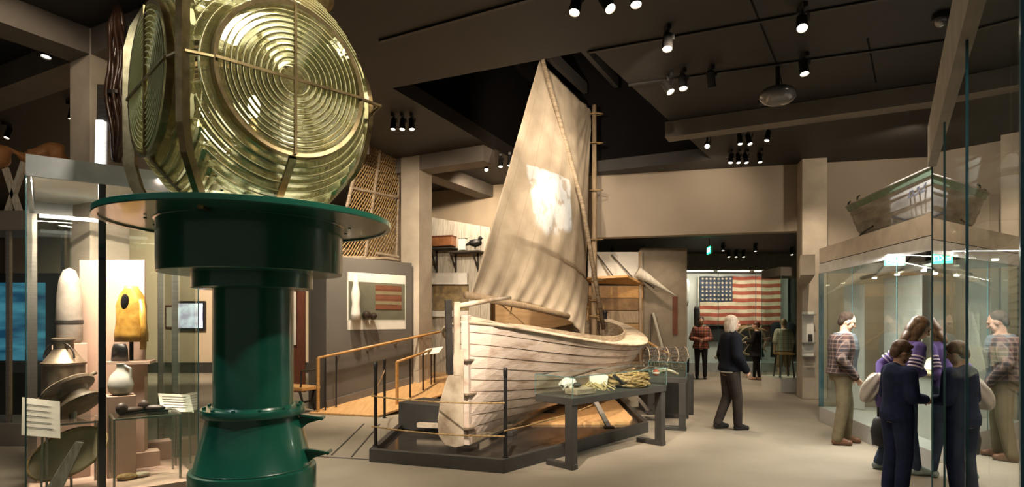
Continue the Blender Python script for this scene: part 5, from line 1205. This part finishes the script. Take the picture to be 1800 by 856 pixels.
b = MB(); b.box((3.78, 14.95, 1.72), (1.16, .12, 3.44)); struct(b.build('wall_panel', pm('taupe_wall', (.27, .22, .16), (.22, .18, .13), rough=.7)))
b = MB(); b.box((4.06, 14.87, 1.75), (.12, .02, .95)); struct(b.build('trim_slot', M_red))
t = thing('canoe', 'pale narrow canoe hull hung slantwise on the taupe wall', 'canoe', tuple(P(1155, 500, 14.6)))
a, e = P(1120, 478, 14.55), P(1188, 520, 14.55); b = MB(); b.tube([a.lerp(e, i/20) for i in range(21)], lambda f: .012+.13*math.sin(PI*min(1, f*.55+.45))**1.0*(1-f*.75), 12); b.build('hull', M_wplank, t, smooth=True)
b = MB(); b.tube([a.lerp(e, .1)-UP*.1, a.lerp(e, .45)-UP*.12], .03, 6); b.build('outrigger', M_iron, t)
for k, (x0, y0, x1, y1, lab) in enumerate([(1148, 550, 1182, 676, 'pale harpoon shaft leaning on the taupe wall'), (1145, 552, 1141, 679, 'thin dark pole beside the pale harpoon shaft')]):
    b = MB(); b.tube([P(x0, y0, 14.78), P(x1, y1+0, 14.6)], [.035, .014][k], 8); tag(b.build('harpoon', [M_wplank, M_iron][k]), lab, 'harpoon')
b = MB(); b.tube([P(1090, 573, 14.5), P(1180, 625, 13.9)], .03, 8); tag(b.build('long_pole', M_rail), 'long orange pole slanting down behind the fish trap', 'pole')
t = thing('deck_lantern', 'small black lantern standing on the boat shed side behind the mast', 'lantern', tuple(P(1063, 566, 14.4)))
c = P(1063, 563, 14.45); b = MB(); b.lathe([(.09, 0), (.10, .02), (.06, .05), (.06, .17), (.09, .19), (.03, .25)], c, 16); b.build('lantern_body', M_black, t); b = MB(); b.box((c.x, c.y+.1, c.z-.02), (.3, .3, .03)); b.build('bracket_shelf', M_plank, t)
# board wall with shelf and map case behind the ramp
bw = [(-2.05, 14.1), (-.45, 13.55)]
d_ = (V((*bw[1], 0))-V((*bw[0], 0))).normalized(); n_ = V((d_.y, -d_.x, 0))
def BQ(u, z, o=0): return V((*bw[0], 0))+d_*u+n_*o+UP*z
t = thing('board_wall', 'whitewashed upright board wall carrying shelf and framed map behind the sail', 'wall panel', tuple(BQ(.8, .42)))
for k in range(7): b = MB(); u = .0+.235*k; zt = 4.05-.05*k; b.slab([BQ(u, .421), BQ(u+.228, .421), BQ(u+.228, zt), BQ(u, zt+.04)], -.04); b.build('board', M_wplank, t)
t = thing('wall_shelf', 'dark bracketed shelf high on the whitewashed boards', 'shelf', tuple(BQ(.8, 2.9)))
b = MB(); b.slab([BQ(.28, 3.30, .001), BQ(.85, 3.30, .001), BQ(.85, 3.30, .36), BQ(.28, 3.30, .36)], .03); b.slab([BQ(.75, 3.20, .001), BQ(1.5, 3.20, .001), BQ(1.5, 3.20, .36), BQ(.75, 3.20, .36)], .03); b.build('shelf_board', M_iron, t)
for u in (.31, .80, 1.35):
    b = MB(); b.bar(BQ(u, 3.29 if u < .5 else 3.19, .02), BQ(u, 2.75, .02), .035, .035, up=n_); b.bar(BQ(u, 2.82, .03), BQ(u, 3.27 if u < .5 else 3.17, .33), .03, .03); b.build('bracket', M_iron, t)
t = thing('wooden_chest', 'reddish wooden chest on the high dark shelf', 'chest', tuple(BQ(.58, 3.331, .2))); b = MB(); c = BQ(.58, 3.44, .18); b.box(c, (.5, .26, .215), math.atan2(d_.y, d_.x)); b.build('chest_body', pm('chest_red', (.30, .12, .05), (.2, .08, .03), rough=.4), t, bevel=.006); b = MB(); b.box(BQ(.58, 3.56, .18), (.52, .28, .022), math.atan2(d_.y, d_.x)); b.build('lid', M_red, t)
t = thing('white_box', 'small white box beside the reddish chest on the shelf', 'box', tuple(BQ(1.05, 3.231, .2))); b = MB(); b.box(BQ(1.05, 3.36, .18), (.16, .14, .255), math.atan2(d_.y, d_.x)); b.build('box_body', M_white, t); b = MB(); b.box(BQ(1.05, 3.495, .18), (.17, .15, .012), math.atan2(d_.y, d_.x)); b.build('lid', M_iron, t)
t = thing('stuffed_seabird', 'black seabird figure perched at the shelf end by the sail', 'bird', tuple(BQ(1.36, 3.231, .2)))
b = MB(); c = BQ(1.36, 3.38, .2); b.ell(c, (.16, .09, .09)); b.ell(c+d_*.12+UP*.10, (.05, .05, .05)); b.cap(c+d_*.1+UP*.02, c+d_*.13+UP*.10, .045, .035); b.cap(c+d_*.15+UP*.10, c+d_*.23+UP*.09, .016, .004); b.cap(c-d_*.12, c-d_*.26-UP*.05, .05, .012); b.cap(c-UP*.05, c-UP*.145, .015, .012); o = b.build('body', M_black, t); remesh(o, .012, 2)
t = thing('map_case', 'framed old map with white header on the whitewashed boards', 'display case', tuple(BQ(.7, 1.7)))
b = MB(); b.slab([BQ(.22, 2.48, .01), BQ(1.12, 2.46, .01), BQ(1.12, 2.72, .01), BQ(.22, 2.74, .01)], .10); b.build('header', M_white, t)
b = MB(); b.slab([BQ(.22, 1.72, .01), BQ(1.12, 1.72, .01), BQ(1.12, 1.86, .01), BQ(.22, 1.86, .01)], .06); b.build('lower_panel', M_white, t)
b = MB(); b.slab([BQ(.22, 1.87, .01), BQ(1.12, 1.87, .01), BQ(1.12, 2.46, .01), BQ(.22, 2.46, .01)], .02); b.build('map_sheet', pm('old_map', (.34, .25, .11), (.16, .12, .07), rough=.7, scale=7, detail=12), t)
b = MB(); b.prism([(-.40, 14.25), (2.05, 13.7), (2.08, 13.78), (-.38, 14.33)], 0, 2.10)
struct(b.build('wall_timber', pm('pale_timber', (.58, .38, .19), (.48, .30, .14), rough=.55, scale=2, stretch=(1, 1, 8))))

# ------------------------------------------------------------------ people
M_skin = pm('skin', (.62, .38, .27), (.56, .33, .23), rough=.5, scale=20)
M_eye = pm('eye_dark', (.02, .015, .012), rough=.2)
M_lip = pm('lip', (.42, .18, .14), rough=.5)
def plaid(name, c0, c1, c2, f=16):
    m, nt, bs = newmat(name); N = nt.nodes.new; L = nt.links.new
    tc = N('ShaderNodeTexCoord'); prev = None; base = N('ShaderNodeRGB'); base.outputs[0].default_value = (*c0, 1); cur = base.outputs[0]
    for ax, col, ff, th in ((0, c1, f, .2), (1, c1, f, .2), (2, c1, f, .2), (0, c2, f*2, .55), (2, c2, f*2, .55)):
        wv = N('ShaderNodeTexWave'); wv.bands_direction = 'XYZ'[ax]; wv.inputs['Scale'].default_value = ff*.32; L(tc.outputs['Object'], wv.inputs[0])
        g = N('ShaderNodeMath'); g.operation = 'MULTIPLY_ADD'; g.use_clamp = True; g.inputs[1].default_value = 3; g.inputs[2].default_value = -3*(.5+th*.5); L(wv.outputs['Fac'], g.inputs[0])
        h = N('ShaderNodeMath'); h.operation = 'MULTIPLY'; h.inputs[1].default_value = .6; L(g.outputs[0], h.inputs[0])
        mx = N('ShaderNodeMix'); mx.data_type = 'RGBA'; L(h.outputs[0], mx.inputs[0]); L(cur, mx.inputs[6]); mx.inputs[7].default_value = (*col, 1); cur = mx.outputs[2]
    L(cur, bs.inputs['Base Color']); bs.inputs['Roughness'].default_value = .9
    return m
TOR = [(.83, .145, .105, 0), (.94, .165, .115, -.005), (1.04, .150, .102, 0), (1.16, .155, .105, .005), (1.28, .172, .115, .008), (1.38, .168, .105, 0), (1.445, .125, .085, -.005), (1.485, .066, .066, -.005)]
class Person:
    def __init__(s, label, loc, head_dir, H, lean=0, hp=0, hy=0, J=None, vox=.008, broad=1.0, skin=None, thick=1.0):
        s.k = H/1.75; s.vox = vox; s.lean = lean; s.broad = broad; s.th = thick
        rz = math.atan2(-head_dir[0], head_dir[1])
        s.t = thing('person', label, 'person', (loc[0], loc[1], 0), rz)
        s.skin = skin or M_skin
        s.J = dict(shl=(-.185, 0, 1.42), shr=(.185, 0, 1.42), ell=(-.235, -.03, 1.13), elr=(.235, -.03, 1.13), wrl=(-.225, .06, .88), wrr=(.225, .06, .88),
                   hil=(-.09, 0, .92), hir=(.09, 0, .92), knl=(-.10, .02, .50), knr=(.10, .02, .50), anl=(-.105, -.03, .085), anr=(.105, -.03, .085), nk=(0, -.005, 1.46), hd=(0, .025, 1.625))
        up = ('shl', 'shr', 'ell', 'elr', 'wrl', 'wrr', 'nk', 'hd')
        over = J or {}
        for n in s.J:
            p = V(over.get(n, s.J[n]))
            if n in up and n not in over: p = s.bend(p)
            s.J[n] = p*s.k
        s.hp, s.hy = hp, hy
        s.HM = Matrix.Translation(s.J['hd']) @ Matrix.Rotation(R(hy), 4, 'Z') @ Matrix.Rotation(-R(hp), 4, 'X') @ Matrix.Scale(s.k*1.0, 4)
    def bend(s, p):
        q = V(p)-V((0, 0, .98)); f = max(0, min(1, q.z/.12))
        return Matrix.Rotation(-R(s.lean)*f, 3, 'X') @ q + V((0, 0, .98))
    def torso(s, b, inf, z0, z1, flare=0, seg=22, front_open=0):
        rows = [r for r in TOR if z0 < r[0] < z1]
        def at(z):
            for a, c in zip(TOR, TOR[1:]):
                if a[0] <= z <= c[0]: f = (z-a[0])/(c[0]-a[0]); return tuple(a[i]+(c[i]-a[i])*f for i in range(4))
            return TOR[0] if z < TOR[0][0] else TOR[-1]
        rows = [(z0,)+tuple(at(z0))[1:]]+rows+[(z1,)+tuple(at(z1))[1:]]
        rg = []
        for z, rx, ry, yo in rows:
            e = inf+(flare*(1.0-z) if z < 1.0 else 0)
            rg.append([s.bend((((rx*s.broad)+e)*math.cos(a), (ry*s.th+e)*math.sin(a)+yo, z))*s.k for a in [2*PI*i/seg for i in range(seg)]])
        b.rings(rg)
    def arm(s, b, sd, inf, end=1.0):
        J = s.J; k = s.k; a, e, w_ = J['sh'+sd], J['el'+sd], J['wr'+sd]
        ins = a+V((.03 if sd == 'l' else -.03, 0, -.02))*k
        b.cap(ins, e, (.056+inf)*k, (.042+inf)*k)
        b.cap(e, e.lerp(w_, end), (.041+inf)*k, (.029+inf*.9)*k)
    def leg(s, b, sd, inf, end=1.0):
        J = s.J; k = s.k; h, n, a = J['hi'+sd], J['kn'+sd], J['an'+sd]
        b.cap(h, n, (.085+inf)*k, (.056+inf)*k); b.cap(n, n.lerp(a, end), (.055+inf)*k, (.037+inf*1.15)*k)
    def hand(s, b, sd, d=None, n=None, curl=.5):
        J = s.J; k = s.k; w_ = J['wr'+sd]; d = V(d).normalized() if d else (w_-J['el'+sd]).normalized()
        n = V(n).normalized() if n else V((1 if sd == 'l' else -1, 0, 0))
        n = (n-d*n.dot(d)).normalized(); lat = d.cross(n)*(1 if sd == 'l' else -1)   # towards the thumb
        for o in (-.022, 0, .022): b.cap(w_+lat*o*.6*k, w_+(d*.082+lat*o)*k, .017*k, .014*k, 10)
        for i, (o, ln) in enumerate(((.031, .072), (.011, .082), (-.010, .076), (-.030, .060))):
            p = w_+(d*.088+lat*o)*k; c = curl*(1+.12*i)
            for sgm in (.45, .32, .23):
                dd = (d*math.cos(c)+n*math.sin(c)); q = p+dd*ln*sgm*k; b.cap(p, q, .0088*k, .0080*k, 8); p = q; c += curl*.9
        p = w_+(d*.025+lat*.028)*k; dd = (d*.6+lat*.75+n*.25).normalized(); q = p+dd*.042*k; b.cap(p, q, .0115*k, .010*k, 8); dd = (d*.85+lat*.3+n*.4).normalized(); b.cap(q, q+dd*.034*k, .010*k, .0082*k, 8)
    def head(s, b):
        M = s.HM
        E = lambda c, r: b.ell(None, r, 20, m=M @ Matrix.Translation(V(c)))
        E((0, -.012, .022), (.077, .095, .100)); E((0, .018, -.045), (.062, .072, .078)); E((0, .040, -.085), (.040, .046, .036))
        E((0, .078, .028), (.050, .018, .018)); 
        b.cap(M @ V((0, .088, .012)), M @ V((0, .108, -.024)), .009*s.k, .014*s.k, 10)
        E((-.012, .094, -.029), (.010, .010, .008)); E((.012, .094, -.029), (.010, .010, .008))
        E((-.038, .062, -.020), (.022, .020, .020)); E((.038, .062, -.020), (.022, .020, .020))
        E((0, .080, -.058), (.026, .012, .012))
        for sg in (-1, 1): E((sg*.078, -.006, -.008), (.010, .020, .032))
        b.cap(s.J['nk']-V((0, 0, .03))*s.k, M @ V((0, -.018, -.04)), .058*s.k, .052*s.k)
    def body(s, hl=None, hr=None):
        b = MB(); s.torso(b, 0, .83, 1.485)
        for sd in 'lr': s.arm(b, sd, 0); s.leg(b, sd, 0); s.foot(b, sd, 0)
        s.hand(b, 'l', **(hl or {})); s.hand(b, 'r', **(hr or {})); s.head(b)
        o = b.build('body', s.skin, s.t, world=False); remesh(o, s.vox, 3)
        for sg in (-1, 1):
            e = MB(); e.ell(None, (.013, .008, .008), 12, m=s.HM @ Matrix.Translation(V((sg*.031, .081, .006)))); e.build('eye', M_eye, s.t, smooth=True, world=False)
        e = MB(); e.ell(None, (.024, .007, .006), 12, m=s.HM @ Matrix.Translation(V((0, .090, -.058)))); e.build('mouth', M_lip, s.t, smooth=True, world=False)
        return s
    def foot(s, b, sd, inf):
        a = s.J['an'+sd]; k = s.k; f = getattr(s, 'fd', {}).get(sd, V((0, 1, 0)))
        b.cap(a-f*.025*k-UP*(.045-.0*inf)*k, a+f*.14*k-UP*.050*k, (.036+inf)*k, (.030+inf)*k, 12); b.cap(a, a-UP*.03*k, (.036+inf)*k, (.036+inf)*k)
        b.cap(a+f*.02*k-UP*.01*k, a+f*.12*k-UP*.045*k, (.034+inf)*k, (.026+inf)*k, 12)
    def cloth(s, name, mat, fn, vox=None, it=4):
        b = MB(); fn(b); o = b.build(name, mat, s.t, world=False); remesh(o, vox or s.vox*1.15, it); return o
    def shoes(s, mat, inf=.010):
        for sd in 'lr':
            b = MB(); s.foot(b, sd, inf)
            for v in b.bm.verts: v.co.z = max(v.co.z, .003)
            f = getattr(s, 'fd', {}).get(sd, V((0, 1, 0))); a = s.J['an'+sd]
            o = b.build('shoe', mat, s.t, world=False); remesh(o, s.vox, 2)
    def hair(s, mat, fn): return s.cloth('hair', mat, fn, s.vox, 3)
    def E(s, b, c, r): b.ell(None, r, 22, m=s.HM @ Matrix.Translation(V(c)))
    def pants(s, mat, inf=.018, z1=1.04, end=1.0, name='trousers'):
        def fn(b):
            s.torso(b, inf*.7, .84, z1)
            for sd in 'lr': s.leg(b, sd, inf, end)
        return s.cloth(name, mat, fn)
    def top(s, mat, inf=.022, z0=.92, end=.97, flare=.1, name='jacket', sl=True, z1=1.475, extra=None):
        def fn(b):
            s.torso(b, inf, z0, z1, flare)
            if sl:
                for sd in 'lr': s.arm(b, sd, inf*.85, end)
            if extra: extra(b)
        return s.cloth(name, mat, fn)
# man in plaid by the boat-topped case (faces right, seen from his right side)
p = Person('man in dark plaid jacket and grey quilted vest standing before the right show case', (4.40, 7.95), (.94, -.34), 1.75, lean=3, hp=24, hy=4, broad=1.10, thick=1.25,
           J=dict(wrr=(.20, .12, .90), elr=(.25, -.06, 1.14), anl=(-.11, .06, .085), anr=(.11, -.08, .085), knl=(-.105, .07, .50), knr=(.105, -.01, .5)))
p.body(hr=dict(curl=.6), hl=dict(curl=.6)); p.pants(pm('khaki_olive', (.20, .165, .10), (.15, .12, .075), rough=.9, scale=9), .026)
p.top(pm('quilted_vest', (.085, .095, .105), (.065, .072, .08), rough=.6, scale=4, stretch=(1, 1, 22), bump=.5), .034, .93, name='vest', sl=False)
def jk(b):
    for sd in 'lr': p.arm(b, sd, .026, .96)
    rg = []                                     # open jacket: back and sides only
    for z, rx, ry, yo in TOR:
        if z < .9: continue
        rg.append([p.bend(((rx*1.10+.045)*math.cos(a), (ry*1.25+.045)*math.sin(a)+yo-.012, z))*p.k for a in [PI*.80+(PI*1.40)*i/20 for i in range(21)]]+[p.bend(((rx*1.10+.014)*math.cos(a), (ry*1.25+.014)*math.sin(a)+yo-.012, z))*p.k for a in [PI*.80+(PI*1.40)*i/20 for i in range(20, -1, -1)]])
    b.rings(rg[:-1])
p.cloth('plaid_jacket', plaid('plaid_dark', (.055, .024, .02), (.006, .005, .006), (.24, .17, .135), 9), jk, .010)
p.shoes(pm('brown_leather_shoe', (.17, .08, .04), (.11, .05, .025), rough=.45))
p.hair(pm('grey_brown_hair', (.045, .030, .021), (.025, .017, .012), rough=.88, scale=40), lambda b: (p.E(b, (0, -.030, .040), (.083, .092, .092)), p.E(b, (0, -.070, -.01), (.070, .045, .075))))
# woman beside the tall glass case
p = Person('woman with long brown hair and purple top leaning towards the glass behind the boy', (4.24, 6.46), (.97, -.24), 1.70, lean=12, hp=30, hy=-4, broad=.92,
           J=dict(wrr=(.10, .15, 1.12), elr=(.25, .0, 1.12), wrl=(-.14, -.20, 1.04), ell=(-.27, -.14, 1.18), anl=(-.10, -.22, .085), anr=(.10, .08, .085), knl=(-.10, -.06, .5)))
p.body(hr=dict(d=(-.75, .25, .35), n=(-.3, -.8, .2), curl=.7), hl=dict(curl=.8)); jean = pm('blue_jeans', (.055, .075, .12), (.035, .05, .085), rough=.9, scale=12)
p.pants(jean, .016)
p.top(pm('purple_fleece', (.12, .085, .25), (.085, .06, .19), rough=.9), .018, .96, name='top')
for sd in 'lr':
    a, e = p.J['sh'+sd], p.J['el'+sd]; q = (e-a).to_track_quat('Z', 'Y').to_matrix().to_4x4()
    for f in (.40, .52, .64, .76):
        b = MB(); q.translation = a.lerp(e, f); b.lathe([(.060*p.k, -.007), (.0735*p.k, -.007), (.0735*p.k, .007), (.060*p.k, .007)], m=q.copy(), seg=18, cap=False); b.build('sleeve_stripe', pm('pale_stripe', (.62, .52, .62)), p.t, world=False)
p.shoes(pm('pale_sneaker', (.40, .46, .42), (.16, .2, .2), rough=.6, scale=8))
def hw(b):
    p.E(b, (0, -.028, .040), (.090, .098, .092)); p.E(b, (0, -.075, -.03), (.084, .055, .11)); p.E(b, (0, -.070, -.13), (.085, .05, .11))
    for sg in (-1, 1): p.E(b, (sg*.078, -.015, -.05), (.026, .055, .12)); p.E(b, (sg*.075, -.005, -.15), (.028, .042, .09))
p.hair(pm('brown_long_hair', (.17, .09, .04), (.075, .038, .018), rough=.42, scale=6, stretch=(8, 8, 1)), hw)
WT = p
# coat and bag she carries
hm = ROOTM[p.t.name]; hp_ = hm @ p.J['wrl']
t = thing('coat', 'white and purple coat bundled in the woman\'s hand behind her back', 'coat', tuple(hp_-UP*.3))
def drape(pts, wid, mat, nm):
    b = MB(); rg = []
    for i, (p_, w_, d_) in enumerate(zip(*[pts, wid[0], wid[1]])):
        rg.append([hp_+V(p_)+V((w_*math.cos(a)*(1+.22*math.sin(5*a+i*1.7)), d_*math.sin(a)*(1+.45*math.sin(6*a+i*2)), .012*math.sin(3*a+i))) for a in [2*PI*k/28 for k in range(28)]])
    b.rings(rg); o = b.build(nm, mat, t, smooth=True); sb = o.modifiers.new('soft', 'SUBSURF'); sb.levels = 1; sb.render_levels = 1
drape([(-.04, -.03, .05), (-.07, -.05, .03), (-.12, -.07, -.04), (-.15, -.08, -.13), (-.18, -.09, -.22), (-.20, -.09, -.27)], ((.03, .07, .10, .11, .09, .05), (.02, .035, .04, .035, .03, .012)), pm('white_fleece', (.72, .66, .58), rough=.95), 'white_lining')
drape([(.05, -.05, .03), (.06, -.07, -.02), (.05, -.08, -.14), (.04, -.08, -.27), (.06, -.08, -.38), (.08, -.08, -.44)], ((.05, .11, .14, .13, .10, .03), (.03, .06, .07, .07, .05, .02)), pm('purple_shell', (.12, .085, .27), rough=.6), 'purple_shell')
t = thing('shoulder_bag', 'black shoulder bag hanging behind the boy below the white coat', 'bag', tuple(hp_+V((.04, -.1, -.75))))
bc = hp_+V((.02, -.09, -.56)); b = MB(); b.rings([[bc+V((rx*math.cos(a), ry*math.sin(a), z)) for a in [2*PI*i/20 for i in range(20)]] for z, rx, ry in ((-.19, .08, .05), (-.17, .15, .08), (-.02, .17, .085), (.11, .14, .06), (.14, .10, .03))]); b.build('bag_body', pm('black_nylon', (.02, .02, .024), rough=.6), t, smooth=True)
b = MB(); b.tube([bc+V((-.09, 0, .12)), hp_+V((-.03, -.02, .02)), hp_+V((.07, -.02, -.0)), bc+V((.11, 0, .12))], .012, 8); b.build('bag_strap', M_black, t, smooth=True)
# boy
p = Person('boy in navy hoodie and trousers standing close to the tall glass case', (3.61, 5.60), (.99, .06), 1.455, lean=3, hp=18, hy=-8, broad=.95,
           J=dict(wrr=(.10, .25, 1.10), elr=(.22, .02, 1.13), wrl=(-.08, .25, 1.08), ell=(-.22, .02, 1.13)))
navy = pm('navy_cotton', (.026, .036, .085), (.018, .025, .06), rough=.9, scale=10)
p.body(hr=dict(d=(-.6, .7, 0), n=(0, 0, -1), curl=.6), hl=dict(d=(.6, .7, 0), n=(0, 0, -1), curl=.6)); p.pants(navy, .030)
p.top(navy, .034, .86, name='hoodie', extra=lambda b: (b.ell(p.J['nk']+V((0, -.06, -.01))*p.k, (.105*p.k, .06*p.k, .06*p.k))))
p.shoes(M_black)
def hb(b):
    p.E(b, (0, -.022, .045), (.090, .100, .094)); p.E(b, (0, -.070, -.01), (.080, .05, .085)); p.E(b, (0, .055, .082), (.065, .04, .03))
    for sg in (-1, 1): p.E(b, (sg*.074, -.005, .03), (.020, .05, .045))
p.hair(pm('chestnut_hair', (.13, .065, .032), (.065, .032, .018), rough=.5, scale=14, stretch=(3, 3, 1), bump=.4), hb)
# grey-haired walker
p = Person('grey-haired person in dark navy jacket walking along the aisle past the tables', (3.27, 8.97), (.98, .10), 1.72, lean=2, hp=4, hy=-12,
           J=dict(anr=(.06, .10, .085), knr=(.08, .08, .50), anl=(-.07, -.16, .10), knl=(-.08, .0, .50), wrr=(.20, .16, .92), elr=(.25, .0, 1.14)))
p.body(hr=dict(curl=.6), hl=dict(curl=.5)); p.pants(pm('charcoal_trousers', (.045, .036, .032), (.03, .025, .022), rough=.9), .024)
p.top(pm('white_shirt', (.6, .57, .53), rough=.9), .026, .875, name='shirt', sl=False, z1=1.2); p.top(pm('black_navy_coat', (.008, .009, .014), (.006, .007, .011), rough=.9), .042, .90, name='jacket', extra=lambda b: b.cap(p.J['nk']+V((0, .0, -.03)), p.J['nk']+V((0, .01, .02)), .085, .075))
p.shoes(M_black)
def hg(b):
    p.E(b, (0, -.026, .040), (.091, .100, .092)); p.E(b, (0, -.070, -.03), (.086, .058, .11)); p.E(b, (0, -.06, -.10), (.082, .055, .07))
    for sg in (-1, 1): p.E(b, (sg*.078, -.02, -.04), (.024, .06, .10))
p.hair(pm('silver_hair', (.58, .50, .40), (.40, .33, .26), rough=.6, scale=9, stretch=(6, 6, 1)), hg)
# far figures
p = Person('man in red plaid shirt with hands clasped, left of the flag', (5.25, 16.6), (-.25, -.97), 1.74, hp=24, vox=.012, broad=1.05,
           J=dict(wrr=(.06, .20, 1.10), elr=(.26, .02, 1.14), wrl=(-.06, .20, 1.08), ell=(-.26, .02, 1.14)))
p.body(hr=dict(d=(-1, .3, 0), n=(0, -1, 0), curl=.7), hl=dict(d=(1, .3, 0), n=(0, -1, 0), curl=.7)); p.pants(pm('black_denim', (.02, .018, .018), rough=.9), .014)
p.top(plaid('plaid_red', (.26, .06, .035), (.03, .015, .015), (.45, .22, .14), 7), .034, .86, name='shirt', flare=.3); p.shoes(M_black)
p.hair(pm('dark_hair', (.05, .03, .02), (.03, .018, .012), rough=.6), lambda b: (p.E(b, (0, -.026, .042), (.084, .094, .090)), p.E(b, (0, -.07, -.0), (.07, .045, .07))))
p = Person('woman in black dress and leggings with reddish tied-up hair before the flag case', (6.70, 16.35), (-.75, .66), 1.60, hp=18, vox=.012, broad=.9,
           J=dict(wrl=(-.10, .24, 1.12), ell=(-.22, .05, 1.14), anl=(-.05, .06, .085), anr=(.06, -.05, .085), knl=(-.06, .03, .5), knr=(.07, 0, .5)))
p.body(hl=dict(curl=.6)); blk = pm('black_knit', (.014, .012, .012), rough=.9); p.pants(blk, .008, name='leggings'); p.top(blk, .030, .70, name='dress', flare=.28); p.shoes(pm('tan_shoe', (.40, .24, .15), rough=.6))
p.hair(pm('auburn_hair', (.13, .04, .02), (.07, .022, .012), rough=.5), lambda b: (p.E(b, (0, -.024, .042), (.086, .096, .090)), p.E(b, (0, -.09, .06), (.05, .045, .05)), p.E(b, (0, -.07, -.02), (.07, .04, .07))))
p = Person('person in pale checked shirt and tan shorts facing away beyond the narrow glass case', (7.05, 15.5), (.1, 1), 1.68, hp=10, vox=.012, broad=1.05)
p.body(); p.pants(pm('tan_shorts', (.30, .19, .11), rough=.9), .030, end=.05, name='shorts'); p.top(plaid('plaid_pale', (.52, .45, .34), (.30, .25, .19), (.62, .56, .46), 9), .034, .88, end=.15, name='shirt'); p.shoes(M_black)
p.hair(pm('sandy_hair', (.32, .22, .12), (.22, .15, .08), rough=.6), lambda b: (p.E(b, (0, -.026, .042), (.085, .095, .090)), p.E(b, (0, -.07, -.02), (.072, .045, .08))))
